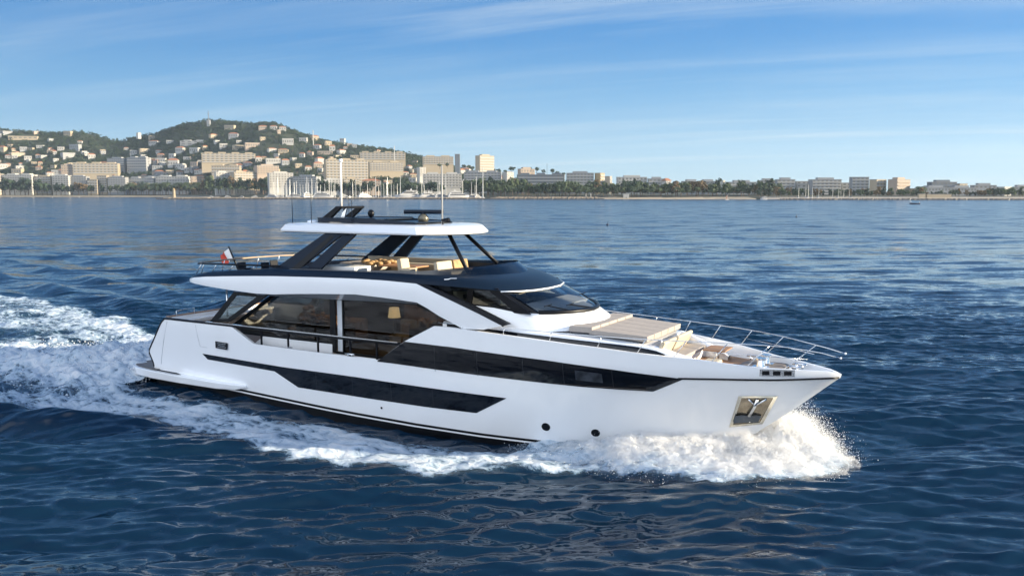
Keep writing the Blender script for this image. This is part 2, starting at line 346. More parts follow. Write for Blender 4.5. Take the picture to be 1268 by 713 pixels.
# ------------------------------------------------------------------ the motor yacht
YT = empty('motor_yacht', (YO[0], YO[1], 0), -TH)
tag(YT, 'large white motor yacht with dark window bands speeding across the bay in the foreground', 'yacht')
ZB = [(2, .60), (7.25, .46), (11.8, .30), (15.6, .21), (19.7, .09), (22, .04), (30, .04)]
ZT = [(2.9, 3.05), (7.15, 3.05), (8.35, 2.45), (14.7, 2.40), (15.93, 3.22), (17.19, 3.86), (17.93, 3.86), (18.64, 3.82), (20.39, 3.72), (23.18, 3.54), (24.37, 3.44),
      (25.53, 3.36), (26.24, 3.31), (27, 3.22), (27.9, 3.13), (28.9, 3.08), (29.75, 3.03), (30.12, 2.95)]
def hull_rows(zlo, zhi, nrow, us):
    """topside grid between two height functions, one side (positive y)"""
    G = []
    for u in us:
        col = []
        for r in range(nrow + 1):
            x = 10.0
            for _ in range(6):
                z = zlo(x) + (zhi(x) - zlo(x)) * r / nrow
                x = lerp(z, XA) + u * (lerp(z, XST) - lerp(z, XA))
            col.append((x, float(hb(min(x, lerp(z, XST)), z)) if u < 1 else 0, z))
        G.append(col)
    return np.array(G, float)
US = np.concatenate([np.linspace(0, .6, 40), np.linspace(.61, 1, 60)])
SB = np.array([1, -1, 1.])
def bothsides(G, name, mat, parent, **k):
    m = MB(); m.grid(G); m.grid(G * SB, flip=True); return m.build(name, mat, parent, **k)
zb = lambda x: lerp(x, ZB)
G = hull_rows(zb, lambda x: 2.42, 14, US)
m = MB(); m.grid(G); m.grid(G * SB)
A = G[0]; m.grid(np.stack([A, A * SB]))                                   # transom
hull = m.build('hull', WHITE, YT, smooth=True, auto=40)
G = hull_rows(lambda x: -1.4, zb, 8, US); m = MB(); m.grid(G); m.grid(G * SB); m.grid(np.stack([G[0], G[0] * SB]))
m.build('hull_bottom', BOTTOM, YT, smooth=True, auto=40)
def off_out(G, d): H = G.copy(); H[..., 1] = np.where(H[..., 1] > 0.001, H[..., 1] + d, H[..., 1]); return H
bothsides(off_out(hull_rows(lambda x: zb(x) - .15, lambda x: zb(x) - .09, 1, US), .012), 'boot_stripe', WHITE, YT, smooth=True)
# bulwark: thick strip with the cut-out beside the saloon
bx = sorted(set([3.3, 4, 5, 6, 7.15, 8.35] + list(np.arange(8.6, 14.7, .5)) + [14.7, 15.3, 15.93, 16.5, 17.19, 17.93, 18.64, 19.5, 20.39, 21.3, 22.2, 23.18, 24.37, 25, 25.53, 26.24, 27, 27.5, 27.9, 28.4, 28.9, 29.3, 29.75, 29.95, 30.12]))
def bul(x, first=False):
    zt = lerp(x, ZT); zs = [2.42 + (zt - 2.42) * r / 5 for r in range(6)]
    xx = [lerp(z, XA) if first else x for z in zs]; xx = [min(a, lerp(z, XST)) for a, z in zip(xx, zs)]
    yo = [float(hb(a, z)) for a, z in zip(xx, zs)]; o = [(a, y, z) for a, y, z in zip(xx, yo, zs)]
    i = [(a - (.12 if y < .13 else 0), max(y - .12, 0), z) for a, y, z in zip(xx, yo, zs)][::-1]
    return o + i
G = np.array([bul(3, True)] + [bul(x) for x in bx])
for sgn in (1, -1):
    H = G * np.array([1, sgn, 1.]); m = MB(); m.grid(H); m.add(H[0], [tuple(range(12))]); m.build('bulwark', WHITE, YT, smooth=True, auto=35)
# window bands set in the topsides
def band(top, bot, name, mat, off=.014, n=60, parent=None):
    x0, x1 = min(top[0][0], bot[0][0]), max(top[-1][0], bot[-1][0]); tx = sorted(set(np.round(list(np.linspace(x0, x1, n)) + [p[0] for p in top + bot], 3)))
    for sgn in (1, -1):
        m = MB(); G = []
        for x in tx:
            zt, zl = lerp(x, top), lerp(x, bot); zt = max(zt, zl)
            G.append([(x, sgn * (float(hb(x, zl + (zt - zl) * r / 4)) + (off if 0 <= r <= 4 else -.02)), zl + (zt - zl) * r / 4) for r in range(5)])
        m.grid(G); m.build(name, mat, parent or YT, smooth=True)
band([(14.66, 2.37), (15.93, 3.21), (17.93, 3.18), (21.53, 3.01), (23.66, 2.87), (25.77, 2.685)],
     [(14.66, 2.36), (15.5, 2.36), (17.89, 2.31), (20.34, 2.25), (22.56, 2.20), (24.81, 2.19), (25.77, 2.68)], 'hull_window', HGLASS)
band([(5.27, 1.75), (9.82, 1.655), (13.56, 1.66), (17.16, 1.61), (19.87, 1.55)], [(5.27, 1.74), (5.56, 1.53), (9.40, 1.43), (10.61, .91), (13.48, .90), (16.4, .88), (18.66, .87), (19.87, 1.54)], 'hull_window', HGLASS)
band([(22.4, 2.76), (23.28, 2.71)], [(22.4, 2.43), (23.28, 2.39)], 'window_pane', pm('pane_grey', (.035, .04, .05), .1, var=.6, scale=4), off=.022, n=6)
# butt joints between the panes of the long bands
for sgn in (1, -1):
    for x, z0, z1 in [(x, lerp(x, [(15.93, 3.2), (17.93, 3.17), (21.53, 3.0), (23.66, 2.86)]), 2.24) for x in (17.2, 18.9, 20.6, 22.0, 23.6)] + [(x, 1.64, .92) for x in (11.6, 13.4, 15.2, 17.0)]:
        MB().tube([(x, sgn * (float(hb(x, z)) + .0155), z) for z in np.linspace(z0 - .02, z1 + .02, 5)], .007, 5).build('window_joint', pm('joint_grey', (.022, .024, .028), .6), YT)
# black rubbing line round the bow
for sgn in (1, -1):
    m = MB(); xs = list(np.arange(25.6, 30.0, .2)) + [30.05]
    m.tube([(x, sgn * (float(hb(x, lerp(x, [(25.6, 2.69), (26.55, 2.72), (28.3, 2.745), (30.05, 2.84)]))) + .01), lerp(x, [(25.6, 2.69), (26.55, 2.72), (28.3, 2.745), (30.05, 2.84)])) for x in xs], .032, 6)
    m.build('rubbing_strake', BLACK, YT, smooth=True)
# black capping and hand rail along the side deck
for sgn in (1, -1):
    m = MB(); m.tube([(x, sgn * (bs(x) - .03), z) for x, z in ((2.95, 3.06), (3.3, 3.075), (5, 3.085), (7.2, 3.085), (10, 3.075), (12.65, 3.075), (15.7, 3.09))], .055, 8)
    cap = m.build('capping_rail', BLACK, YT, smooth=True)
    m = MB(); m.grid([[(x, sgn * (bs(x) - .10), 3.128), (x, sgn * (bs(x) + .005), 3.135)] for x in (5.6, 7, 9, 11, 13, 15.6)]); m.prism([(5.6, sgn * 3.16, 3.11), (15.6, sgn * 3.16, 3.11), (15.6, sgn * 3.25, 3.11), (5.6, sgn * 3.25, 3.11)], (0, 0, .04))
    m.build('rail_top', STEEL, cap)
    for x in (8.75, 10.2, 11.75, 13.35, 14.6):
        MB().box((x, sgn * 3.17, 2.74), (.07, .05, .66)).build('stanchion', BLACK, YT)
# mooring cleat on the edge of the cut-out
for sgn in (1, -1):
    m = MB(); m.tube([(13.1, sgn * 3.19, 2.5), (13.55, sgn * 3.19, 2.5)], .03); m.tube([(13.25, sgn * 3.19, 2.42), (13.25, sgn * 3.19, 2.5)], .03); m.tube([(13.42, sgn * 3.19, 2.42), (13.42, sgn * 3.19, 2.5)], .03)
    m.build('cleat', STEEL, YT, smooth=True)
    MB().box((10.3, sgn * 3.18, 2.47), (.25, .05, .05)).build('fairlead', STEEL, YT)
# transom edge trim, seams, vent grille, portholes
for sgn in (1, -1):
    m = MB(); zz_ = np.linspace(.85, 3.05, 16); m.tube([(lerp(z, XA) - .01, sgn * (float(hb(lerp(z, XA), z)) + .0), z) for z in zz_], .035, 6); m.build('transom_trim', BLACK, YT, smooth=True)
    m = MB(); m.tube([(x, sgn * (float(hb(x, z)) + .004), z) for x, z in ((3.13, 2.95), (2.75, 2.0), (2.48, 1.2), (2.44, 1.0))], .009, 5); m.build('panel_seam', pm('seam_grey', (.35, .36, .38), .5), YT)
    m = MB(); m.tube([(x, sgn * (float(hb(x, z)) + .004), z) for x, z in ((5.0, 2.96), (5.08, 2.5), (5.17, 2.05), (5.6, 2.04))], .007, 5); m.build('panel_seam', MATS['seam_grey'], YT)
    m = MB(); m.prism([(6.18, sgn * 3.255, 2.37), (6.90, sgn * 3.255, 2.35), (6.86, sgn * 3.255, 2.07), (6.18, sgn * 3.255, 2.09)], (0, sgn * .012, 0)); gr = m.build('vent_grille', BLACK, YT)
    m = MB()
    for k in range(3): m.box((6.55, sgn * 3.27, 2.15 + k * .075), (.52 - .1 * (k == 1), .015, .03))
    m.build('slat', STEEL, gr)
    for x, z, r in ((21.13, .61, .15), (22.74, .51, .15), (14.68, .60, .04)):
        y = float(hb(x, z)); n = Vector((-(float(hb(x + .2, z)) - float(hb(x - .2, z))) / .4, 1, -(float(hb(x, z + .2)) - float(hb(x, z - .2))) / .4)).normalized(); c = Vector((x, y, z))
        if sgn < 0: n.y *= -1; c.y *= -1
        MB().tube([c - n * .03, c + n * .02], r, 20).build('porthole' if r > .1 else 'drain_outlet', BLACK, YT, smooth=True, auto=40)
# swim platform with its side steps
pl = [(.10, 0), (.10, 1.9), (.18, 2.6), (.42, 3.02), (.9, 3.26), (2, 3.40), (4, 3.47), (6.2, 3.44), (7.2, 3.34), (7.75, 3.18), (7.6, 3.0)]
m = MB(); o_ = pl + [(x, -y) for x, y in pl[::-1] if y > 0]
zt_ = lambda x: lerp(x, [(0, .75), (2, .74), (7.7, .66)]); zl_ = lambda x: lerp(x, [(0, .47), (1.2, .38), (7, .40), (7.75, .55)])
n = len(o_); m.add([(x, y, zt_(x)) for x, y in o_] + [(x + .05, y * .985, zl_(x)) for x, y in o_], [tuple(range(n)), tuple(range(2 * n - 1, n - 1, -1))] + [(i, (i + 1) % n, (i + 1) % n + n, i + n) for i in range(n)])
sp_ = m.build('swim_platform', WHITE, YT, bevel=.03)
m = MB(); m.prism([(.22, -2.5, .755), (.46, -2.9, .755), (.95, -3.1, .755), (2.3, -3.25, .752), (2.3, 3.25, .752), (.95, 3.1, .755), (.46, 2.9, .755), (.22, 2.5, .755)], (0, 0, .012)); m.build('platform_teak', TEAKG, sp_)
for sgn in (1, -1):
    m = MB(); m.prism([(1.95, sgn * 3.13, .77), (3.6, sgn * 3.2, .765), (3.95, sgn * 3.2, .70), (1.95, sgn * 3.1, .70)], (0, sgn * .05, 0)); m.build('platform_shadow_gap', BLACK, sp_)
# decks
m = MB(); xs = np.arange(2.4, 24.6, .6); m.grid([[(x, -(bs(x) - .1), 2.25), (x, 0, 2.27), (x, bs(x) - .1, 2.25)] for x in xs]); m.build('main_deck', TEAKG, YT)
m = MB(); xs = list(np.arange(16.6, 24.9, .5)) + [24.9]; m.grid([[(x, -(bs(x) - .1), lerp(x, [(16.6, 3.2), (18, 3.25), (22, 3.05), (24.9, 2.87)])), (x, bs(x) - .1, lerp(x, [(16.6, 3.2), (18, 3.25), (22, 3.05), (24.9, 2.87)]))] for x in xs]); m.build('side_deck', DECKW, YT)
m = MB(); xs = np.linspace(24.85, 28.2, 12); m.grid([[(x, -(bs(x) - .1), 2.86), (x, bs(x) - .1, 2.86)] for x in xs]); fd = m.build('foredeck', TEAK, YT)
m = MB(); xs = np.linspace(28.2, 29.8, 8); m.grid([[(x, -max(bs(x) - .1, .02), 2.86), (x, max(bs(x) - .1, .02), 2.86)] for x in xs]); m.build('bow_deck', DECKW, YT)
# aft cockpit: sofa against the transom with a teak top rail
m = MB(); m.box((3.05, 0, 2.6), (.7, 5.6, .7)); m.box((2.85, 0, 2.98), (.3, 5.6, .22)); cs = m.build('cockpit_sofa', WHITE, YT, bevel=.05)
m = MB(); m.box((3.4, 0, 2.78), (.8, 4.6, .2)); m.build('seat_cushion', CUSH, cs, bevel=.06)
m = MB(); m.box((2.85, 0, 3.11), (.22, 5.9, .04)); m.build('top_rail', TEAK, cs, bevel=.01)
for sgn in (1, -1):
    m = MB(); m.tube([(2.95, sgn * 2.55, 3.1), (2.95, sgn * 2.55, 3.32), (2.95, sgn * 2.2, 3.36), (2.95, sgn * 1.6, 3.36), (2.95, sgn * 1.6, 3.1)], .025); m.build('grab_rail', STEEL, YT, smooth=True)
    m = MB(); m.tube([(6.35, sgn * 2.72, 3.1), (6.35, sgn * 2.72, 4.62)], .035); m.build('overhang_post', STEEL, YT, smooth=True)

# ---- saloon
SY = 2.45
for sgn in (1, -1):
    q = lambda P, y: [(x, sgn * y, z) for x, z in P]
    # aft wing window, black frame round a see-through pane
    o4 = [(5.48, 3.10), (6.66, 3.17), (8.95, 4.43), (6.97, 4.43)]; i4 = [(5.98, 3.24), (6.56, 3.29), (8.25, 4.30), (7.10, 4.30)]
    m = MB()
    for k in range(4): m.prism(q([o4[k], o4[(k + 1) % 4], i4[(k + 1) % 4], i4[k]], 2.9), (0, -sgn * .06, 0))
    wf = m.build('wing_window_frame', FRAME, YT)
    MB().prism(q(i4, 2.88), (0, -sgn * .012, 0)).build('pane', GWING, wf)
    # frames of the saloon glazing
    m = MB()
    for P in ([(8.72, 4.43), (9.0, 4.43), (6.0, 2.62), (5.72, 2.62)], [(8.9, 4.34), (15.9, 4.42), (15.9, 4.52), (8.9, 4.46)], [(11.72, 2.3), (11.97, 2.3), (11.97, 4.4), (11.72, 4.4)],
              [(15.86, 4.5), (15.9, 4.38), (17.68, 3.84), (17.75, 3.95)], [(12.34, 2.28), (12.40, 2.28), (12.40, 4.4), (12.34, 4.4)], [(11.97, 2.28), (17.5, 2.28), (17.5, 2.36), (11.97, 2.36)], [(6.0, 2.62), (11.72, 2.62), (11.72, 2.70), (6.0, 2.70)]):
        m.prism(q(P, SY), (0, -sgn * .09, 0))
    m.build('saloon_window_frame', FRAME, YT)
    MB().prism(q([(8.98, 4.40), (11.74, 4.39), (11.74, 2.68), (6.1, 2.68)], SY - .03), (0, -sgn * .015, 0)).build('saloon_window', GSALON, YT)
    MB().prism(q([(12.38, 4.4), (15.87, 4.44), (17.66, 3.88), (17.6, 2.3), (12.38, 2.3)], SY - .03), (0, -sgn * .015, 0)).build('saloon_window', GSALON, YT)
    MB().prism(q([(7.55, 2.26), (11.82, 2.26), (11.82, 2.62), (8.1, 2.62)], SY + .02), (0, -sgn * .1, 0)).build('saloon_sill', WHITE, YT, bevel=.02)
    m = MB(); m.grid([[(12.0 + .045 * k, sgn * (SY - .12 - .05 * (k % 2)), 2.28), (12.0 + .045 * k, sgn * (SY - .12 - .05 * (k % 2)), 4.38)] for k in range(8)]); m.build('curtain', CURT, YT, smooth=True)
# interior
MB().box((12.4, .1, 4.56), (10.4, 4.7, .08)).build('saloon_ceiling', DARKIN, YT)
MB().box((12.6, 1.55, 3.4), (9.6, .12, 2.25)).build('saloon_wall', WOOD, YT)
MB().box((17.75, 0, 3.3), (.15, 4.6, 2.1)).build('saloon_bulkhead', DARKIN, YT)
def sofa(x0, x1, y0, mat, nb, name='saloon_sofa'):
    m = MB(); m.box(((x0 + x1) / 2, y0, 2.5), (x1 - x0, .9, .4)); s_ = m.build(name, mat, YT, bevel=.06)
    w = (x1 - x0) / nb
    for k in range(nb):
        MB().box((x0 + (k + .5) * w, y0 + .38, 2.95), (w * .92, .25, .62), 0, .0).build('back_cushion', mat, s_, bevel=.08)
        MB().box((x0 + (k + .5) * w + .1 * math.sin(k * 3), y0 + .2, 2.93 + .08 * math.sin(k * 5)), (w * .5, .2, .42), .2 * math.sin(k * 7), .3 * math.sin(k * 2.3)).build('throw_cushion', TAN, s_, bevel=.08)
sofa(7.6, 11.4, -.2, TAN, 4)
sofa(12.6, 14.3, .5, CREAM, 2)
rr = random.Random(8); m = MB()
for k in range(120):
    x_ = 8.9 + rr.random() * 2.7; m.ball((x_, -1.3 + rr.random() * .5, 3.05 + rr.random() * .75 * (.55 + .45 * math.sin((x_ - 8.6) * 2.1))), (.13 * rr.uniform(.5, 1.2), .1, .07 * rr.uniform(.6, 1.6)), 5)
m.build('golden_reflection_clumps', TAN, YT, smooth=True)  # golden clumps added in place of a sunlit shore's reflection in the glass
MB().box((10.2, -1.05, 2.75), (2.8, .5, .6)).build('saloon_console', WOOD, YT, bevel=.02)
MB().box((9.6, -1.5, 2.62), (1.6, .8, .1)).build('coffee_table', WOOD, YT, bevel=.02)
MB().box((13.4, 1.3, 3.3), (1.6, .35, 1.6)).build('saloon_cabinet', pm('cabinet_tan', (.36, .21, .10), .45, var=.3, scale=3), YT)
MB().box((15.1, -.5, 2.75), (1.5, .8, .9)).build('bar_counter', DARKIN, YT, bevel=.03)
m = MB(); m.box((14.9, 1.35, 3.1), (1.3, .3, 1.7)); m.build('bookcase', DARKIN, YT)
rr = random.Random(3)
m = MB()
for k in range(26): m.ball((14.4 + rr.random() * 1.5, -.75 + rr.random() * .6, 3.25 + rr.random() * .3), (.12, .1, .08 + rr.random() * .08), 5)
m.build('dried_flowers', TAN, YT, smooth=True)
m = MB(); m.tube([(12.95, .0, 3.45), (12.95, .0, 3.85)], [.26, .20], 14); lp = m.build('table_lamp', LAMP, YT, smooth=True, auto=40)
MB().tube([(12.95, 0, 2.7), (12.95, 0, 3.45)], .04).build('lamp_stem', STEEL, lp)
for x in (8.2, 9.6, 11.0, 13.6, 15.0): MB().box((x, -.9, 4.50), (.5, .5, .03)).build('fill_panel', FILLGLOW, YT)  # warm glowing panels added under the ceiling to brighten the saloon
for x in (15.9, 16.05): MB().box((x, .9, 3.4 + (x - 15.9)), (.09, .05, .7 if x < 16 else .2)).build('wall_sconce', LAMP, YT)

# ---- flybridge band, visor and fascia
FP = [(16.4, 3.15, 5.58, 5.29, 4.63), (15.1, 3.15, 5.59, 5.33, 4.70), (13.6, 3.15, 5.56, 5.33, 4.75), (11.8, 3.15, 5.53, 5.29, 4.66), (10.1, 3.15, 5.49, 5.24, 4.55), (9.5, 3.15, 5.48, 5.22, 4.50),
      (8.4, 3.15, 5.42, 5.17, 4.48), (6.9, 3.15, 5.31, 5.09, 4.54), (5.6, 3.15, 5.20, 5.01, 4.62), (4.9, 3.12, 5.09, 4.94, 4.68), (4.45, 2.98, 5.0, 4.87, 4.71), (4.15, 2.6, 4.97, 4.85, 4.72), (3.9, 1.8, 4.97, 4.85, 4.72), (3.72, .9, 4.97, 4.85, 4.72), (3.64, 0, 4.97, 4.85, 4.72)]
FP = np.array(FP); nrm = []
for i in range(len(FP)):
    t = FP[min(i + 1, len(FP) - 1), :2] - FP[max(i - 1, 0), :2]; t = t / np.hypot(*t); nrm.append((-t[1] * -1, t[0]))       # outward is to port and aft
nrm = np.array([(-abs(a), abs(b)) for a, b in nrm]); nrm[-1] = (-1, 0); nrm[:8] = (0, 1)
VF_L = [(17.5, 2.95, 5.25), (18.6, 2.60, 5.18), (19.3, 2.25, 5.12), (19.75, 1.67, 5.10), (20.0, .9, 5.09), (20.08, 0, 5.09)]
VF_U = [(17.0, 2.62, 5.58), (17.6, 2.15, 5.575), (18.1, 1.7, 5.56), (18.5, 1.15, 5.55), (18.72, .6, 5.54), (18.8, 0, 5.53)]
L = [(VF_L[k]) for k in range(5, -1, -1)] + [(p[0], p[1], p[3]) for p in FP]
U = [(VF_U[k]) for k in range(5, -1, -1)] + [(p[0] - n[0] * .26, p[1] - n[1] * .26, p[2]) for p, n in zip(FP, nrm)]
U[6] = (16.4, 2.86, 5.585)
L, U = np.array(L), np.array(U)
G = []
for i in range(len(L)):
    col = []
    for r in np.linspace(0, 1, 7):
        p = L[i] * (1 - r) + U[i] * r; p[2] += (.085 if i < 6 else .035) * math.sin(math.pi * r); col.append(p)
    G.append(col)
G = np.array(G); H = np.concatenate([G, (G * SB)[::-1][1:]])
ub = MB().grid(H, close_u=False).build('flybridge_coaming', GREYP, YT, smooth=True, auto=50)
# fly deck inner wall and floor
IN = U.copy(); ctr = np.array([11, 0, 0]);
for i in range(len(IN)): v = np.array([IN[i][0] - min(max(IN[i][0], 8), 15), IN[i][1], 0]); v /= np.linalg.norm(v); IN[i] = IN[i] - v * .13
FL = IN.copy(); FL[:, 2] = 4.98; IN[:, 2] -= .0
FL[-5:, 2] = 4.93
G = np.stack([U, IN, FL], 1); H = np.concatenate([G, (G * SB)[::-1][1:]]); MB().grid(H).build('coaming_lining', GREYP, YT)
G = np.stack([FL, FL * SB], 1); MB().grid(G).build('flybridge_deck', TEAKG, YT)
# white fascia below the band, running down into the slanting side panel
side = [[(p[0], p[1], p[3]), (p[0], p[1] + .03, p[3] * .6 + p[4] * .4), (p[0], p[1], p[4])] for p in FP]
diag = [[(17.15, 3.17, 5.03), (16.95, 3.19, 4.74), (16.85, 3.16, 4.46)], [(18.0, 3.16, 4.74), (17.6, 3.18, 4.45), (17.35, 3.15, 4.22)], [(18.9, 3.10, 4.41), (18.3, 3.13, 4.12), (17.9, 3.12, 4.0)], [(19.8, 3.0, 4.04), (19.1, 3.04, 3.86), (18.3, 3.10, 3.84)]]
G = np.array(diag[::-1] + side); MB().grid(np.concatenate([G[4:], (G[4:] * SB)[::-1][1:]])).build('overhang_fascia', WHITE, YT, smooth=True, auto=50)
for sgn in (1, -1):
    D = np.array(diag[::-1] + [side[0]]) * np.array([1, sgn, 1.]); I_ = D.copy(); I_[..., 1] -= sgn * .14
    m = MB(); m.grid(np.concatenate([D, I_[:, ::-1]], 1)); m.grid(np.stack([I_[:, 0], D[:, 0]], 1)); m.build('side_panel', WHITE, YT, smooth=True, auto=40)
    e = [(16.35, 3.16, 5.27), (17.15, 3.175, 5.01), (18.0, 3.165, 4.72), (18.9, 3.105, 4.39), (19.85, 3.0, 4.0)]
    m = MB(); G = [[(x, sgn * (y - .02), z), (x + .02, sgn * (y - .02), z + .04), (x + .16, sgn * (y - .1), z + .09), (x + .16, sgn * (y - .3), z + .09)] for x, y, z in e]; m.grid(G); m.build('panel_edge', BLACK, YT)
    # tumblehome under the fascia down to the glazing
    top = [(8.4, 3.15, 4.48), (9.5, 3.15, 4.50), (10.1, 3.15, 4.55), (11.8, 3.15, 4.66), (13.6, 3.15, 4.75), (15.1, 3.15, 4.70), (16.4, 3.15, 4.63), (16.85, 3.16, 4.46), (17.35, 3.15, 4.22), (17.9, 3.12, 4.0), (18.3, 3.1, 3.84)]
    bot = [(8.4, 3.0, 4.40), (9.5, 2.56, 4.36), (10.1, 2.47, 4.36), (11.8, 2.45, 4.37), (13.6, 2.45, 4.42), (15.1, 2.45, 4.45), (15.9, 2.45, 4.45), (16.5, 2.47, 4.25), (17.1, 2.5, 4.05), (17.5, 2.55, 3.92), (17.8, 2.6, 3.80)]
    Gs = [[(a[0], sgn * a[1], a[2]), (b[0], sgn * b[1], b[2])] for a, b in zip(top, bot)]
    MB().grid(Gs[:7]).build('overhang_soffit', WHITE, YT, smooth=True); MB().grid(Gs[6:]).build('saloon_quarter_glass', RGLASS, YT, smooth=True)
m = MB(); P = [(p[0], p[1], p[4] + .01) for p in FP if p[0] < 8.5]; m.add(P + [(x, -y, z) for x, y, z in P[::-1][1:]], [tuple(range(2 * len(P) - 1))]); m.build('aft_soffit', WHITE, YT)
# thin bright lip along the front of the visor
m = MB(); P = VF_L[2:]; m.tube([(x + .02, y, z - .035) for x, y, z in P] + [(x + .02, -y, z - .035) for x, y, z in P[::-1][1:]], .03, 6); m.build('visor_lip', WHITE, YT, smooth=True)
# crest badge on the coaming
for sgn in (1, -1):
    m = MB(); m.tube([(17.35, sgn * 2.80, 5.45), (17.5, sgn * 2.74, 5.46), (17.55, sgn * 2.70, 5.49), (17.75, sgn * 2.60, 5.49)], .022, 6); m.build('badge', STEEL, YT)
# low tinted screen round the flybridge
idx = list(range(0, 11)); Tt = []
for i in idx:
    p = U[i]; h = lerp(p[0], [(11, .03), (14, .05), (16.4, .12), (17.6, .24), (18.8, .33)]); Tt.append((p[0] - 1.9 * h * max(0, 1 - p[1] / 3), p[1] - .45 * h * min(1, p[1]), p[2] + h))
Tt = np.array(Tt); G = np.stack([U[:11], Tt], 1); H = np.concatenate([G[::-1], (G * SB)[1:]])
MB().grid(H).build('flybridge_screen', GDARK, YT, smooth=True)

# ---- wheelhouse
BC = [(17.75, 2.30, 4.57), (18.3, 2.30, 4.54), (19.77, 2.24, 4.49), (20.65, 2.03, 4.42), (21.1, 1.6, 4.40), (21.4, 1.15, 4.39), (21.64, .6, 4.38), (21.74, 0, 4.38)]
TC = [(16.5, 2.25, 5.22), (17.9, 2.25, 5.20), (18.9, 2.22, 5.14), (19.35, 2.08, 5.08), (19.7, 1.6, 5.06), (19.9, 1.1, 5.06), (20.0, .55, 5.06), (20.03, 0, 5.06)]
DC = [(17.95, 2.58, 3.70), (18.4, 2.57, 3.72), (19.77, 2.48, 3.76), (20.9, 2.2, 3.80), (21.65, 1.75, 3.84), (22.05, 1.25, 3.86), (22.28, .65, 3.87), (22.34, 0, 3.87)]
def sym(A): A = np.array(A, float); return np.concatenate([A, (A * SB)[::-1][1:]])
b_, d_, t_ = sym(BC), sym(DC), sym(TC); mid = b_ * .45 + d_ * .55; mid[:, :2] *= [1.004, 1.03]
MB().grid(np.stack([b_, mid, d_], 1)).build('deckhouse', WHITE, YT, smooth=True, auto=50)
ws = np.stack([b_[3:-3], (b_[3:-3] + t_[3:-3]) / 2 + np.array([.03, 0, .05]), t_[3:-3]], 1); MB().grid(ws).build('windscreen', GSCREEN, YT, smooth=True)
m = MB(); m.tube([tuple(p + np.array([.03, 0, .02])) for p in b_[3:-3]], .075, 6); m.build('windscreen_base_trim', BLACK, YT, smooth=True)
for sgn in (1, -1):
    q = lambda P, y=2.27: [(x, sgn * y, z) for x, z in P]
    m = MB(); a0, a1 = Vector((20.68, sgn * 2.05, 4.40)), Vector((19.33, sgn * 2.12, 5.10))
    m.prism([a0, a0 + Vector((-.46, sgn * .10, .0)), a1 + Vector((-.52, sgn * .10, 0)), a1], (0, -sgn * .10, 0)); m.prism([a0 + Vector((.05, -sgn * .1, 0)), a0, a1, a1 + Vector((.02, -sgn * .12, 0))], (-.08, 0, -.02)); m.build('windscreen_pillar', BLACK, YT)
    m = MB()
    for P in ([(17.55, 4.40), (20.5, 4.38), (20.3, 4.52), (17.8, 4.60)], [(16.3, 5.10), (19.3, 5.08), (19.2, 5.2), (16.3, 5.25)], [(17.87, 4.5), (18.12, 4.5), (18.22, 5.12), (18.0, 5.12)], [(16.3, 5.2), (16.3, 4.7), (17.8, 4.45), (17.85, 4.58), (16.75, 5.1)], [(19.25, 5.10), (20.4, 4.50), (19.75, 4.52), (18.85, 5.10)]):
        m.prism(q(P), (0, -sgn * .07, 0))
    wf = m.build('side_window_frame', BLACK, YT)
    MB().prism(q([(16.7, 5.12), (18.02, 5.12), (17.9, 4.54), (17.7, 4.56)], 2.25), (0, -sgn * .012, 0)).build('pane', GSCREEN, wf)
    MB().prism(q([(18.2, 5.1), (18.9, 5.1), (19.78, 4.5), (18.1, 4.56)], 2.25), (0, -sgn * .012, 0)).build('pane', GSCREEN, wf)
MB().box((18.0, 0, 4.2), (4.0, 4.4, .06)).build('wheelhouse_floor', DARKIN, YT)
m = MB(); m.prism([(20.1, -1.9, 4.3), (20.9, -1.7, 4.3), (20.7, -1.7, 4.5), (19.9, -1.9, 4.62)], (0, 3.7, 0)); m.prism([(20.4, -1.6, 4.46), (21.6, -.6, 4.40), (21.65, .6, 4.40), (20.4, 1.6, 4.46)], (0, 0, .02)); m.build('dashboard', pm('dash_grey', (.30, .30, .30), .5), YT)
MB().box((16.4, 0, 4.75), (.1, 4.3, .9)).build('wheelhouse_bulkhead', pm('bulkhead_beige', (.36, .30, .22), .5), YT)
for y in (-.9, .3):
    m = MB(); m.box((18.9, y, 4.55), (.5, .55, .14)); m.box((18.65, y, 4.82), (.14, .55, .5), 0, -.2); hs = m.build('helm_seat', CREAM, YT, bevel=.05)
    MB().tube([(18.9, y, 4.2), (18.9, y, 4.5)], .05).build('pedestal', STEEL, hs)
m = MB(); m.box((17.4, -1.7, 4.55), (.5, .5, .2)); m.box((17.2, -1.7, 4.8), (.15, .5, .4)); m.build('companion_seat', CREAM, YT, bevel=.05)
for p, q_ in (((21.45, -1.0, 4.42), (20.75, -1.55, 4.62)), ((21.74, .15, 4.42), (21.2, -.75, 4.60)), ((21.60, .85, 4.42), (20.85, .95, 4.78))):
    m = MB(); m.tube([p, q_], .022, 6); d = (Vector(p) - Vector(q_)); m.tube([Vector(q_) + d * .05 + Vector((0.02, .22, .03)), Vector(q_) + Vector((0.02, -.25, .0))], .018, 6); m.build('windscreen_wiper', BLACK, YT)

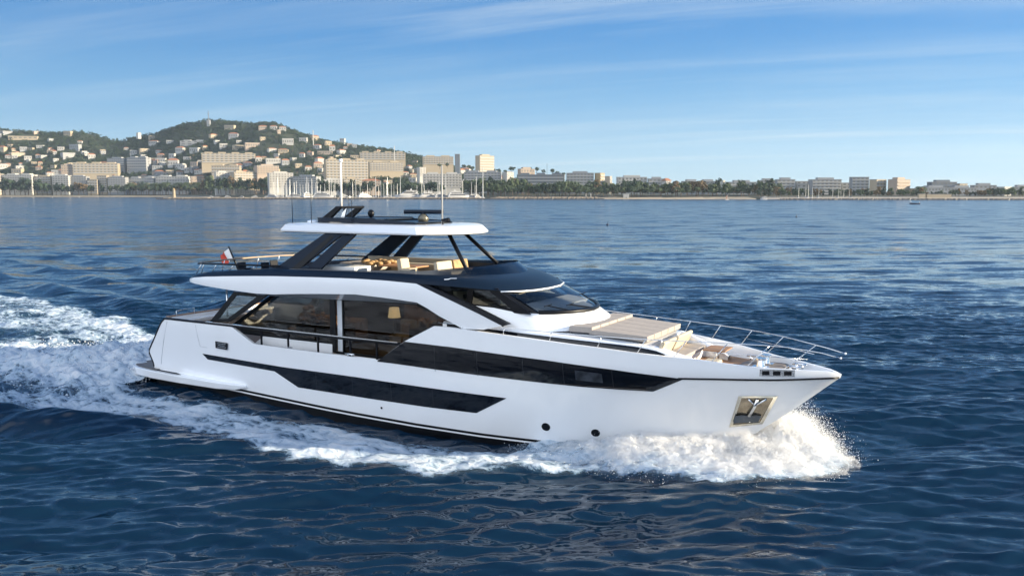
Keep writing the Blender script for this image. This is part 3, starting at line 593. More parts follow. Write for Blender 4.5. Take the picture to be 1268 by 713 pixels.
# ---- coachroof, sun pad and fore deck lounge
def cw(x): return bs(x) - .55
def cz(x): return lerp(x, [(17, 3.97), (20, 3.84), (22, 3.76), (24.2, 3.62), (24.6, 3.58), (25.1, 3.44), (25.7, 3.25), (26.35, 2.98)])
xs = list(np.arange(17.2, 24.4, .4)) + [24.5]
m = MB(); m.grid([[(x, -cw(x) - .06, lerp(x, [(17, 3.25), (22, 3.0), (26, 2.86)])), (x, -cw(x) - .03, cz(x) - .07), (x, -cw(x) + .02, cz(x) - .015), (x, -cw(x) + .14, cz(x)), (x, 0, cz(x) + .02), (x, cw(x) - .14, cz(x)), (x, cw(x) - .02, cz(x) - .015), (x, cw(x) + .03, cz(x) - .07), (x, cw(x) + .06, lerp(x, [(17, 3.25), (22, 3.0), (26, 2.86)]))] for x in xs])
m.grid([[(24.5, -cw(24.5) - .02, 2.86), (24.5, cw(24.5) + .02, 2.86)], [(24.5, -cw(24.5) + .02, cz(24.5)), (24.5, cw(24.5) - .02, cz(24.5))]]); m.build('coachroof', WHITE, YT, smooth=True, auto=45)
for sgn in (1, -1):
    xa = list(np.linspace(24.4, 26.35, 10)); m = MB()
    m.grid([[(x, sgn * (cw(x) + .05), 2.86), (x, sgn * cw(x), cz(x) - .08), (x, sgn * (cw(x) - .06), cz(x)), (x, sgn * (cw(x) - .28), cz(x)), (x, sgn * (cw(x) - .34), cz(x) - .06), (x, sgn * (cw(x) - .36), 2.86)] for x in xa]); m.build('lounge_arm', WHITE, YT, smooth=True, auto=45)
    m = MB(); st = [(17.4, 3.90), (20, 3.775), (23.45, 3.60), (24.2, 3.55), (24.9, 3.42), (25.05, 3.34)]
    G = []
    for x in np.linspace(17.4, 25.05, 30):
        zt = lerp(x, st); zl = zt - lerp(x, [(17.4, .34), (24.7, .26), (25.05, .05)]); G.append([(x, sgn * (cw(x) + .085), zl), (x, sgn * (cw(x) + .075), zt), (x, sgn * (cw(x) + .01), zt + .005)])
    m.grid(G); m.build('coachroof_window', HGLASS, YT, smooth=True)
# sun pad: base, five lengthwise cushions, raised head rests
m = MB(); m.prism([(21.75, -1.78, 3.74), (24.30, -1.58, 3.60), (24.30, 1.58, 3.60), (21.75, 1.78, 3.74)], (0, 0, .10)); spb = m.build('sunpad_base', pm('shadow_gap', (.05, .055, .065), .6), YT)
for k in range(5):
    f0, f1 = -1 + k * .4 + .008, -1 + (k + 1) * .4 - .008
    m = MB(); m.add([(22.45, 1.80 * f0, 3.80), (24.42, 1.64 * f0, 3.68), (24.42, 1.64 * f1, 3.68), (22.45, 1.80 * f1, 3.80), (22.45, 1.80 * f0, 3.955), (24.44, 1.64 * f0, 3.86), (24.44, 1.64 * f1, 3.86), (22.45, 1.80 * f1, 3.955)], [(0, 3, 2, 1), (4, 5, 6, 7), (0, 1, 5, 4), (1, 2, 6, 5), (2, 3, 7, 6), (3, 0, 4, 7)]); m.build('sunpad_cushion', CUSH, spb, bevel=.016)
    m = MB(); m.add([(21.72, 1.84 * f0, 3.84), (22.55, 1.80 * f0, 3.84), (22.55, 1.80 * f1, 3.84), (21.72, 1.84 * f1, 3.84), (21.74, 1.84 * f0, 4.03), (22.55, 1.80 * f0, 4.04), (22.55, 1.80 * f1, 4.04), (21.74, 1.84 * f1, 4.03)], [(0, 3, 2, 1), (4, 5, 6, 7), (0, 1, 5, 4), (1, 2, 6, 5), (2, 3, 7, 6), (3, 0, 4, 7)]); m.build('sunpad_headrest', CUSH, spb, bevel=.016)
for y, w in ((-.95, 1.2), (.55, 1.5)):
    m = MB(); m.prism([(24.62, y - w / 2, 3.25), (24.80, y - w / 2, 3.22), (25.02, y - w / 2, 3.70), (24.90, y - w / 2, 3.74)], (0, w, 0)); m.build('lounge_backrest', CREAM, YT, bevel=.05)
m = MB(); m.box((25.0, 0, 3.0), (.95, 2.7, .3)); lb = m.build('lounge_bench', WHITE, YT, bevel=.04)
m = MB(); m.box((25.15, 0, 3.2), (.75, 2.4, .12)); m.build('seat_cushion', CUSH, lb, bevel=.04)
for y in (.55,):
    m = MB(); m.box((26.1, y, 3.28), (.75, .95, .05)); tb = m.build('foredeck_table', TEAK, YT, bevel=.015); MB().tube([(26.1, y, 2.86), (26.1, y, 3.27)], .06).build('table_leg', STEEL, tb)
m = MB(); m.box((26.35, -.85, 3.02), (.5, .55, .3)); m.build('foredeck_ottoman', CREAM, YT, bevel=.05)
m = MB(); m.grid([[(x, sgn * w_, z) for sgn, w_ in ((-1, .7), (-1, .2), (1, .2), (1, .7))] for x, z in ((26.9, 2.87), (27.2, 3.0), (28.3, 2.98), (28.7, 2.87))]); m.build('chain_locker_hatch', TEAKG, YT)
for y in (-.32, .32):
    m = MB(); m.tube([(27.75, y, 2.95), (27.75, y, 3.22)], [.16, .11], 12); m.tube([(27.75, y, 3.22), (27.75, y, 3.28)], .17, 12); m.box((27.75, y, 2.95), (.5, .3, .12)); m.build('windlass', STEEL, YT, smooth=True, auto=40)
for x, y in ((26.9, -.98), (27.2, .95), (28.75, -.28), (28.8, .3)):
    m = MB(); m.tube([(x - .22, y, 3.08), (x + .22, y, 3.08)], .035); m.tube([(x - .1, y, 2.86), (x - .1, y, 3.08)], .035); m.tube([(x + .1, y, 2.86), (x + .1, y, 3.08)], .035); m.build('mooring_cleat', STEEL, YT, smooth=True)
# steel fairlead let into each bow bulwark
for sgn in (1, -1):
    yb = lambda x: bs(x) + .012
    m = MB(); m.grid([[(x, sgn * yb(x), 2.87), (x, sgn * yb(x), 3.085)] for x in np.linspace(27.93, 28.88, 6)]); fl = m.build('bow_fairlead', STEEL, YT)
    m = MB()
    for k in range(3): x0 = 28.0 + k * .3; m.prism([(x0, sgn * (yb(x0) + .01), 2.91), (x0 + .2, sgn * (yb(x0 + .2) + .01), 2.91), (x0 + .2, sgn * (yb(x0 + .2) + .01), 3.04), (x0, sgn * (yb(x0) + .01), 3.04)], (0, sgn * .006, 0))
    m.build('fairlead_opening', BLACK, fl)
# anchor pocket on each bow
def hp(x, z, d=0.0, sgn=-1): return (x, sgn * (float(hb(x, z)) + d), z)
for sgn in (1, -1):
    O4 = [(27.28, 2.15), (28.37, 2.18), (27.83, 1.11), (26.86, .96)]; I4 = [(27.36, 2.09), (28.24, 2.12), (27.76, 1.17), (26.98, 1.06)]
    m = MB()
    for k in range(4):
        a, b, c, d = O4[k], O4[(k + 1) % 4], I4[(k + 1) % 4], I4[k]
        m.grid([[hp(*a, .012, sgn), hp(*a, .035, sgn), hp(*d, .04, sgn), hp(*d, -.06, sgn)], [hp(*b, .012, sgn), hp(*b, .035, sgn), hp(*c, .04, sgn), hp(*c, -.06, sgn)]])
    fr = m.build('anchor_pocket', BRASSY, YT)
    I5 = [(x, z) for x, z in I4]; n = 6
    g = [[(np.array(I5[0]) * (1 - a) + np.array(I5[1]) * a) * (1 - b) + (np.array(I5[3]) * (1 - a) + np.array(I5[2]) * a) * b for b in np.linspace(0, 1, n)] for a in np.linspace(0, 1, n)]
    MB().grid([[hp(p[0], p[1], .016 - .0 * 1, sgn) for p in r] for r in g]).build('pocket_lining', pm('pocket_bronze', (.30, .26, .20), .22, .9, var=.45, scale=2.5), fr)
    m = MB(); m.tube([hp(27.80, 2.05, .07, sgn), hp(27.68, 1.75, .08, sgn), hp(27.50, 1.45, .09, sgn)], [.05, .05, .07], 8); m.tube([hp(27.55, 2.05, .06, sgn), hp(27.70, 1.85, .08, sgn)], .03); m.tube([hp(28.05, 2.07, .06, sgn), hp(27.74, 1.85, .08, sgn)], .03)
    m.build('anchor_shank', STEEL, fr, smooth=True)
    m = MB(); P = [(27.02, 1.14), (27.12, 1.42), (27.30, 1.46), (27.5, 1.42), (27.68, 1.47), (27.84, 1.42), (27.72, 1.20)]
    m.add([hp(x, z, .05, sgn) for x, z in P] + [hp(x, z, .10, sgn) for x, z in P], [tuple(range(7)), tuple(range(13, 6, -1))] + [(i, (i + 1) % 7, (i + 1) % 7 + 7, i + 7) for i in range(7)]); m.build('anchor_fluke', pm('anchor_grey', (.10, .12, .15), .35, .8), fr)
# bow rails
RT = [(17.3, 3.97), (19.75, 3.98), (22, 3.92), (24.3, 3.88), (26.9, 3.86), (28.3, 3.80), (29.0, 3.72), (29.7, 3.62)]
for sgn in (1, -1):
    P = [(x, sgn * (bs(x) - .1 if x < 29 else max(bs(x), .5) - .02), lerp(x, RT)) for x in (17.3, 18, 19, 20, 21, 22, 23, 24.3, 25.5, 26.5, 27.3, 28, 28.6, 29.1, 29.6)] + [(29.9, sgn * .46, 3.57), (30.12, sgn * .43, 3.52)]
    rl = MB().tube(P, .016, 6).build('bow_rail', STEEL, YT, smooth=True)
    MB().ball((30.14, sgn * .43, 3.52), (.035, .035, .035), 6).build('rail_end', WHITE, rl, smooth=True)
    for xb, xt in ((18.3, 18.32), (19.85, 19.87), (21.5, 21.55), (23.1, 23.22), (24.35, 24.6), (25.45, 25.8), (26.55, 27.0), (27.55, 28.15), (28.55, 29.25)):
        zb_ = lerp(xb, ZT); MB().tube([(xb, sgn * (bs(xb) - .07), zb_ - .02), (xt, sgn * (bs(xt) - .1 if xt < 29 else .55), lerp(xt, RT))], .014, 6).build('rail_stanchion', STEEL, rl, smooth=True)
    MB().tube([(26.6, sgn * (bs(26.6) - .1), 3.55), (28.0, sgn * (bs(28) - .1), 3.48), (29.2, sgn * .5, 3.4)], .012, 5).build('lower_rail', STEEL, rl, smooth=True)

# ---- hard top
HT = [(17.0, 0), (16.9, .7), (16.72, 1.15), (16.2, 1.95), (15.85, 2.36), (15.3, 2.42), (13, 2.46), (10.5, 2.45), (9.2, 2.38), (8.9, 2.1), (8.85, 0)]
def ring(z, ins, dz=0): return np.array([(x - ins * (1 if x > 14 else -1 if x < 9.5 else 0) * (1.4 if x > 16 else 1), y - (ins if y > .01 else 0) * min(1, y), z) for x, y in HT])
m = MB(); rows = [ring(6.93, .02), ring(6.95, 0), ring(7.00, -.01), ring(7.20, .12), ring(7.245, .24), ring(7.27, .60)]
rows[2][:5, 2] = (7.0, 7.0, 7.0, 6.98, 6.97)
G = np.stack(rows, 1); H = np.concatenate([G, (G * SB)[::-1][1:]]); m.grid(H)
nR = len(H); k0 = len(m.v); m.add([h[-1] for h in H], [tuple(range(nR))]); m.add([h[0] for h in H], [tuple(range(nR - 1, -1, -1))])
ht = m.build('hardtop', WHITE, YT, smooth=True, auto=30)
m = MB(); H2 = np.concatenate([np.stack([ring(6.915, .05), ring(6.93, .06)], 1), (np.stack([ring(6.915, .05), ring(6.93, .06)], 1) * SB)[::-1][1:]]); m.grid(H2); m.add([h[0] for h in H2], [tuple(range(len(H2)))]); m.build('hardtop_lining', BLACK, ht)
m = MB()
for P, th in (([(10.15, 7.30), (15.0, 7.27), (14.9, 7.36), (13.1, 7.42), (13.0, 7.48), (10.1, 7.47)], .07), ):
    for y in (-1.25, 1.18): m.prism([(x, y, z) for x, z in P], (0, th, 0))
m.box((11.6, 0, 7.42), (2.9, 2.4, .05)); m.box((14.0, 0, 7.33), (1.9, 2.4, .04)); m.build('sunroof', GREYP, ht)
m = MB()
for y in (-.75, .6): m.prism([(9.55, y, 7.25), (10.1, y, 7.25), (10.95, y, 7.90), (10.62, y, 7.90)], (0, .14, 0))
m.box((10.75, -.02, 7.87), (.35, 1.4, .1)); mast = m.build('mast_arch', BLACK, ht, bevel=.02)
m = MB(); m.prism([(10.65, -.55, 7.3), (10.85, -.55, 7.3), (11.05, -.55, 7.88), (10.9, -.55, 7.88)], (0, .06, 0)); m.build('mast_strut', STEEL, mast)
MB().tube([(10.72, -.5, 7.9), (10.74, -.5, 9.75)], [.04, .035], 8).build('antenna_pole', FLAGW, mast, smooth=True)
MB().tube([(10.74, -.5, 9.7), (10.74, -.5, 9.82)], .07, 8).build('masthead_light', WHITE, mast, smooth=True)
m = MB(); m.ball((11.6, .3, 7.62), (.14, .14, .16), 8); m.tube([(11.6, .3, 7.45), (11.6, .3, 7.6)], .06); m.build('satellite_dome', BLACK, ht, smooth=True)
for x, y, z1 in ((8.98, -1.5, 8.75), (10.2, -1.7, 8.9), (11.95, -1.3, 8.95), (9.3, 1.6, 8.7)):
    MB().tube([(x, y, 7.2), (x, y, z1)], [.016, .010], 6).build('whip_antenna', GREYP, ht, smooth=True)
MB().tube([(15.35, 0, 7.2), (15.35, 0, 9.5)], [.035, .03], 8).build('light_pole', pm('pole_grey', (.30, .30, .29), .5), ht, smooth=True)
m = MB(); m.ball((14.45, 0, 7.46), (.22, .22, .19), 10); rd = m.build('radar_pedestal', pm('radar_bronze', (.12, .115, .09), .3, .3), ht, smooth=True)
m = MB(); m.tube([(13.72, -.25, 7.72), (15.2, .3, 7.72)], .085, 10); m.tube([(14.45, 0, 7.5), (14.45, 0, 7.70)], .07); m.build('radar_scanner', GREYP, rd, smooth=True, auto=40)
m = MB(); m.tube([(15.55, -.3, 7.42), (15.95, -.45, 7.44)], [.05, .085], 10); m.tube([(15.6, -.32, 7.22), (15.6, -.32, 7.42)], .03); m.build('horn', BLACK, ht, smooth=True)
m = MB(); m.ball((9.5, -.9, 7.29), (.22, .22, .07), 8); m.build('gps_dome', WHITE, ht, smooth=True)
# arches and front posts that carry it
for sgn in (1, -1):
    y = 2.62
    P = lambda pts: [(x, sgn * (yy), z) for x, z, yy in [(p[0], p[1], 2.68 - (p[1] - 5.5) / 1.45 * .32) for p in pts]]
    m = MB()
    for pts in ([(9.0, 5.40), (10.35, 5.40), (10.52, 5.60), (12.28, 6.83), (12.2, 6.94), (11.55, 6.94)], [(10.82, 5.56), (11.5, 5.55), (13.05, 6.94), (12.50, 6.94)], [(10.3, 5.40), (11.46, 5.40), (11.5, 5.60), (10.54, 5.62)], [(12.15, 6.84), (12.75, 6.84), (12.85, 6.94), (12.1, 6.94)]):
        m.prism(P(pts), (0, -sgn * .13, 0))
    m.build('roof_arch', NAVY, YT)
    m = MB()
    for pts in ([(9.9, 5.42), (10.5, 5.55), (12.0, 6.8), (11.8, 6.85)],): m.prism([(x, y_ + sgn * .012, z) for x, y_, z in P(pts)], (0, -sgn * .01, 0))
    m.build('arch_inset', FRAME, YT)
    b0, t0 = ((17.38, -1.32, 5.6), (16.25, -.85, 6.92)) if sgn < 0 else ((17.05, 1.3, 5.72), (15.75, .9, 6.92))
    MB().tube([b0, t0], .075, 8).build('roof_post', BLACK, YT, smooth=True)
# ---- flybridge furniture
m = MB(); m.box((14.45, -1.0, 5.35), (.55, .55, .5)); m.box((14.22, -1.0, 5.68), (.22, .55, .56), 0, -.2); m.build('helm_chair', CREAM, YT, bevel=.06)
for y in (-1.1, .0):
    m = MB(); m.box((16.0, y + .2, 5.70), (.18, 1.0, .42), 0, -.18); m.box((16.35, y + .2, 5.45), (.7, 1.0, .25)); m.build('companion_sofa', CREAM if y < -.5 else TAN, YT, bevel=.05)
MB().box((17.3, .4, 5.45), (.6, 1.8, .45)).build('fly_console', GREYP, YT, bevel=.06)
m = MB(); m.box((12.3, 1.9, 5.25), (5.0, .9, .55)); m.box((12.3, 2.3, 5.55), (5.0, .2, .3)); fs = m.build('fly_sofa', CREAM, YT, bevel=.05)
m = MB(); m.box((13.0, 0.6, 5.50), (1.9, .9, .06)); ft = m.build('fly_table', pm('fly_table_wood', (.42, .22, .11), .4, var=.2, scale=4, stretch=(.3, 4, 1)), YT, bevel=.02); MB().tube([(13, .6, 5.0), (13, .6, 5.48)], .06).build('table_leg', STEEL, ft)
m = MB(); m.box((11.9, -1.6, 5.35), (1.6, 1.0, .55)); m.build('fly_bar', DECKW, YT, bevel=.03)
m = MB(); m.box((10.8, 1.0, 5.4), (1.8, 1.6, .3)); m.build('fly_sunbed', CUSH, YT, bevel=.06)
rr = random.Random(5); m = MB()
for k in range(16): m.ball((11.0 + rr.random() * 1.1, .1 + rr.random() * 1.2, 5.56 + rr.random() * .08), (.16, .14, .08), 5)
m.build('throw_cushions', TAN, YT, smooth=True)
for x, y in ((5.9, .6), (6.5, -.5), (5.6, -1.0)):
    m = MB(); m.box((x, y, 5.16), (.45, .45, .12)); m.box((x - .2, y, 5.32), (.06, .45, .26), 0, -.15); m.box((x, y - .2, 5.08), (.4, .04, .2)); m.build('deck_chair', BLACK, YT, bevel=.02)
# aft rails of the fly deck
for sgn in (1, -1):
    rl = MB().tube([(4.85, sgn * 2.86, 5.50), (6.2, sgn * 2.9, 5.54), (9.6, sgn * 2.9, 5.60)], .035, 8).build('aft_rail', BLACK, YT, smooth=True)
    for x0, x1 in ((4.75, 5.1), (5.7, 6.0), (6.7, 7.0), (8.0, 8.2)): MB().tube([(x0, sgn * 2.9, lerp(x0, [(4.7, 5.06), (8, 5.40)])), (x1, sgn * 2.88, 5.53)], .018, 6).build('rail_stanchion', STEEL, rl, smooth=True)
rl = MB().tube([(4.85, -2.86, 5.50), (4.45, -2.2, 5.5), (4.25, -1, 5.5), (4.2, 0, 5.5), (4.25, 1, 5.5), (4.45, 2.2, 5.5), (4.85, 2.86, 5.5)], .035, 8).build('aft_rail', pm('rail_teak', (.34, .24, .16), .5), YT, smooth=True)
for y in (-2.2, -1, 1, 2.2): MB().tube([(4.1 + .05 * abs(y), y, 4.97), (4.25 + .09 * abs(y), y, 5.5)], .018, 6).build('rail_stanchion', STEEL, rl, smooth=True)
fsf = MB().tube([(3.95, .1, 5.0), (3.38, .1, 6.02)], [.05, .03], 8).build('flag_staff', BLACK, YT, smooth=True)
def cloth(u0, u1):
    return [[(3.42 + .24 * v - .62 * u, .1 + .06 * math.sin(9 * u + 3 * v) * (u + .15), 5.93 - .46 * v - .34 * u + .03 * math.sin(7 * u)) for v in np.linspace(0, 1, 7)] for u in np.linspace(u0, u1, 7)]
m = MB(); m.grid(cloth(0, .5)); fg = m.build('flag', FLAGW, fsf, smooth=True); MB().grid(cloth(.5, 1)).build('flag_red_half', RED, fg, smooth=True)

# ------------------------------------------------------------------ foam, wake and bow spray
def from_yacht(xl, yl): return YO[0] + xl * AXv[0] + yl * PTv[0], YO[1] + xl * AXv[1] + yl * PTv[1]
def foam_material(name, lacy=True, thick_=False):
    m = bpy.data.materials.new(name); m.use_nodes = True; t = m.node_tree; t.nodes.clear()
    N = lambda k, **a: (lambda n: ([setattr(n, x, y) for x, y in a.items()], n)[1])(t.nodes.new(k))
    def M(op, a, b=None, clamp=False):
        n = N('ShaderNodeMath', operation=op, use_clamp=clamp)
        for i, v in enumerate((a, b)):
            if v is None: continue
            if isinstance(v, (int, float)): n.inputs[i].default_value = v
            else: t.links.new(v, n.inputs[i])
        return n.outputs[0]
    o = N('ShaderNodeOutputMaterial'); df = N('ShaderNodeBsdfDiffuse'); tl = N('ShaderNodeBsdfTranslucent'); mx = N('ShaderNodeMixShader')
    tcn = N('ShaderNodeTexCoord')
    df.inputs[0].default_value = (.92, .93, .94, 1); tl.inputs[0].default_value = (.92, .93, .94, 1); mx.inputs[0].default_value = .25 if lacy and not thick_ else .5
    t.links.new(df.outputs[0], mx.inputs[1]); t.links.new(tl.outputs[0], mx.inputs[2])
    if not lacy:
        t.links.new(mx.outputs[0], o.inputs[0]); return m
    at = N('ShaderNodeAttribute', attribute_name='foam')
    def noise(sc, det, dist=0.0, rough=.6, st=(1, 1, 1)):
        mp = N('ShaderNodeMapping', vector_type='TEXTURE'); mp.inputs['Scale'].default_value = st; mp.inputs['Rotation'].default_value = (0, 0, -TH); t.links.new(tcn.outputs['Object'], mp.inputs[0])
        n = N('ShaderNodeTexNoise'); n.inputs['Scale'].default_value = sc; n.inputs['Detail'].default_value = det; n.inputs['Distortion'].default_value = dist; n.inputs['Roughness'].default_value = rough
        t.links.new(mp.outputs[0], n.inputs['Vector']); return n
    a, b = noise(1.0, 9, .9, .66, (2.2, 1, 1)), noise(3.4, 7, .7, .62, (1.6, 1, 1))
    vo = N('ShaderNodeTexVoronoi', feature='DISTANCE_TO_EDGE'); vo.inputs['Scale'].default_value = 2.3
    wv = N('ShaderNodeVectorMath', operation='ADD'); sc = N('ShaderNodeVectorMath', operation='SCALE'); t.links.new(b.outputs[1], sc.inputs[0]); sc.inputs[3].default_value = .55
    t.links.new(tcn.outputs['Object'], wv.inputs[0]); t.links.new(sc.outputs[0], wv.inputs[1]); t.links.new(wv.outputs[0], vo.inputs['Vector'])
    lace = M('SUBTRACT', .16, vo.outputs[0])
    v = M('ADD', M('ADD', at.outputs['Fac'], M('MULTIPLY', M('SUBTRACT', a.outputs[0], .5), 1.65)), M('ADD', M('MULTIPLY', M('SUBTRACT', b.outputs[0], .5), .85), M('MULTIPLY', lace, .75)))
    r = N('ShaderNodeMapRange', interpolation_type='SMOOTHSTEP'); r.inputs[1].default_value = .38; r.inputs[2].default_value = .98; t.links.new(v, r.inputs[0])
    # bubbles under the surface: a thin pale film wherever the water has been churned
    thick = N('ShaderNodeMapRange'); thick.inputs[1].default_value = .45; thick.inputs[2].default_value = 1.45; t.links.new(v, thick.inputs[0])
    fc = N('ShaderNodeMix', data_type='RGBA'); fc.inputs[6].default_value = (.20, .40, .60, 1); fc.inputs[7].default_value = (.92, .93, .94, 1); t.links.new(thick.outputs[0], fc.inputs[0]); t.links.new(fc.outputs[2], df.inputs[0])  # thin foam tinted blue: aerated water plus shade put into the colour
    film = M('MULTIPLY', at.outputs['Fac'], .16)
    al = M('MAXIMUM', r.outputs[0], film, True)
    edge = N('ShaderNodeMapRange'); edge.inputs[1].default_value = .02; edge.inputs[2].default_value = .16; t.links.new(at.outputs['Fac'], edge.inputs[0])
    al = M('MULTIPLY', al, edge.outputs[0])
    tr = N('ShaderNodeBsdfTransparent'); m2 = N('ShaderNodeMixShader'); t.links.new(al, m2.inputs[0]); t.links.new(tr.outputs[0], m2.inputs[1]); t.links.new(mx.outputs[0], m2.inputs[2])
    bp = N('ShaderNodeBump'); bp.inputs['Strength'].default_value = .7; bp.inputs['Distance'].default_value = .12; t.links.new(v, bp.inputs['Height']); t.links.new(bp.outputs[0], df.inputs['Normal'])
    t.links.new(m2.outputs[0], o.inputs[0]); return m
fx, fy = np.arange(-62, 31, .11), np.arange(-21, 18, .11)
XL, YL = np.meshgrid(fx, fy); FM = foam_mask(XL, YL)
XW, YW = from_yacht(XL, YL)
ZW = sea_z(XW.ravel(), YW.ravel()).reshape(XL.shape) + .025
bil = np.abs(wob(XL, YL, 41, 2.2)) + .6 * np.abs(wob(XL, YL, 42, 4.7)) + .35 * np.abs(wob(XL, YL, 43, 9.5))
lift = .05 + .20 * np.exp(-((XL + 2) / 5) ** 2) * (XL < 2.2) + .10 * (XL < 2) * np.exp(-np.clip(-XL, 0, 99) / 30) + .06 * sstep(16, 22, XL)
ZW = ZW + FM * lift * bil * .55
keep = FM > .02
# not inside the hull
keep &= ~((XL > 2.2) & (XL < 26.5) & (np.abs(YL) < hb(XL, 0.0 * XL) - .25))
nx, ny = len(fx), len(fy); I = (np.arange(ny - 1)[:, None] * nx + np.arange(nx - 1)[None, :])
kf = keep[:-1, :-1] & keep[1:, :-1] & keep[:-1, 1:] & keep[1:, 1:]; I = I[kf]
Fq = np.stack([I, I + 1, I + nx + 1, I + nx], 1); used = np.unique(Fq); rem = np.zeros(nx * ny, int); rem[used] = np.arange(len(used))
V = np.stack([XW.ravel(), YW.ravel(), ZW.ravel()], 1)[used]
wf_ = npmesh('wake_foam', V, rem[Fq], foam_material('wake_foam_lace'), attrs={'foam': FM.ravel()[used]})
tag(wf_, 'churned white foam spreading along the hull of the yacht and trailing behind its stern', 'wake', kind='stuff')

# thrown water at the bow: a lumpy sheet with a fringe of drops
FOAMW = foam_material('spray_white', lacy=False); FOAMS = foam_material('spray_lace', thick_=True)
def spray_h(x, y):
    side = np.abs(y); hw = np.where(x < 27.2, hb(np.minimum(x, 27.2), .35 + 0 * x), 0.0); hw = hw * sstep(27.8, 26.4, x)
    d = side - hw
    E = np.where(y < 0, lerp(x, [(19, 4.6), (21.4, 4.6), (24.5, 4.5), (26.8, 4.1), (28.3, 3.4), (29.4, 2.8), (30.8, 1.2)]), lerp(x, [(19, 4.2), (24, 4.6), (27, 4.8), (28.6, 4.6), (29.6, 3.6), (30.8, 1.4)]))
    E = E + .25 * wob(x, y, 51, 2.1)
    top = np.where(y < 0, lerp(x, [(19.3, 0), (20.5, .12), (22, .32), (23.2, .5), (24.5, .8), (26, .82), (27.4, .98), (28.3, 1.15), (28.9, .62), (29.6, .26), (30.6, 0)]), lerp(x, [(19.3, 0), (22, .6), (25, 1.0), (27.5, 1.45), (28.5, 1.65), (29.1, .95), (29.8, .35), (30.8, 0)]))
    q = np.clip(d / np.maximum(E - hw, .3), 0, 1)
    prof = (1 - q ** 1.6) * (.80 + .5 * np.exp(-((q - .22) / .22) ** 2))
    n = .72 + .30 * np.abs(wob(x, y, 52, 2.4)) + .16 * np.abs(wob(x, y, 53, 5.5)) + .09 * wob(x, y, 54, 13)
    return top * prof * n * .58, E - side
sxs, sys_ = np.arange(19.2, 30.9, .05), np.arange(-5.2, 5.4, .05)
XL, YL = np.meshgrid(sxs, sys_); SH, mg = spray_h(XL, YL); XW, YW = from_yacht(XL, YL)
base = sea_z(XW.ravel(), YW.ravel()).reshape(XL.shape)
rsp = np.random.default_rng(3)
jit = rsp.normal(0, 1, XL.shape) * .045 * np.clip(SH * 2, 0, 1)
ox, oy = .10 * wob(XL, YL, 56, 4.5) * np.clip(SH, 0, 1), .12 * wob(XL, YL, 57, 4.5) * np.clip(SH, 0, 1)
XW2, YW2 = from_yacht(XL + ox, YL + oy)
keep = (SH > .05) & (mg > -.05) & ~((XL < 26.3) & (np.abs(YL) < hb(np.minimum(XL, 26.3), .2 + 0 * XL) - .3))
nx, ny = len(sxs), len(sys_); I = (np.arange(ny - 1)[:, None] * nx + np.arange(nx - 1)[None, :])
kf = keep[:-1, :-1] & keep[1:, :-1] & keep[:-1, 1:] & keep[1:, 1:]; I = I[kf]
tri = np.concatenate([np.stack([I, I + 1, I + nx + 1], 1), np.stack([I, I + nx + 1, I + nx], 1)])
used = np.unique(tri); rem = np.zeros(nx * ny, int); rem[used] = np.arange(len(used))
As = np.clip(np.clip(SH * 2.4, 0, 1.0) * sstep(-.05, .9, mg) * 1.8 + .2, 0, 1.9).ravel()[used]; Vs = np.stack([XW2.ravel(), YW2.ravel(), (base + SH + jit - .03).ravel()], 1)[used]; Fs = rem[tri]
# drops
ND = 85000
cx = rsp.choice(used, ND, p=(SH.ravel()[used] ** 1.1 * (1 + 2.5 * (XL.ravel()[used] > 27) * (YL.ravel()[used] > -1.5))) / (SH.ravel()[used] ** 1.1 * (1 + 2.5 * (XL.ravel()[used] > 27) * (YL.ravel()[used] > -1.5))).sum())
dx = XL.ravel()[cx] + rsp.normal(0, .10, ND) + rsp.exponential(.14, ND) * (XL.ravel()[cx] > 27); sd = np.sign(YL.ravel()[cx]); dy = YL.ravel()[cx] + sd * rsp.exponential(.13, ND) + rsp.normal(0, .05, ND)
dz = base.ravel()[cx] + SH.ravel()[cx] * rsp.uniform(.8, 1.05, ND) + rsp.exponential(.045, ND) * (1 + 2.4 * (XL.ravel()[cx] > 27.3) * (YL.ravel()[cx] > -.6))
inside = (np.abs(dy) < hb(np.minimum(dx, 29.9), np.clip(dz, 0, 2.8)) + .02) & (dx < lerp(np.clip(dz, -1, 2.9), XST))
ok = ~inside; dx, dy, dz = dx[ok], dy[ok], dz[ok]
rad = np.clip(rsp.lognormal(math.log(.0060), .5, len(dx)), .003, .020)
wx, wy = from_yacht(dx, dy); O8 = np.array([(1, 0, 0), (-1, 0, 0), (0, 1, 0), (0, -1, 0), (0, 0, 1), (0, 0, -1.0)]); T8 = np.array([(0, 2, 4), (2, 1, 4), (1, 3, 4), (3, 0, 4), (2, 0, 5), (1, 2, 5), (3, 1, 5), (0, 3, 5)])
Vd = (np.stack([wx, wy, dz], 1)[:, None, :] + O8[None] * rad[:, None, None] * rsp.uniform(.7, 1.4, (len(dx), 6, 1))).reshape(-1, 3); Fd = (T8[None] + np.arange(len(dx))[:, None, None] * 6).reshape(-1, 3)
sp = npmesh('bow_spray', np.concatenate([Vs, Vd]), np.concatenate([Fs, Fd + len(Vs)]), FOAMS, attrs={'foam': np.concatenate([As, np.full(len(Vd), 2.2)])})
tag(sp, 'bright white bow wave and flying drops thrown up where the yacht cuts the water', 'spray', kind='stuff')
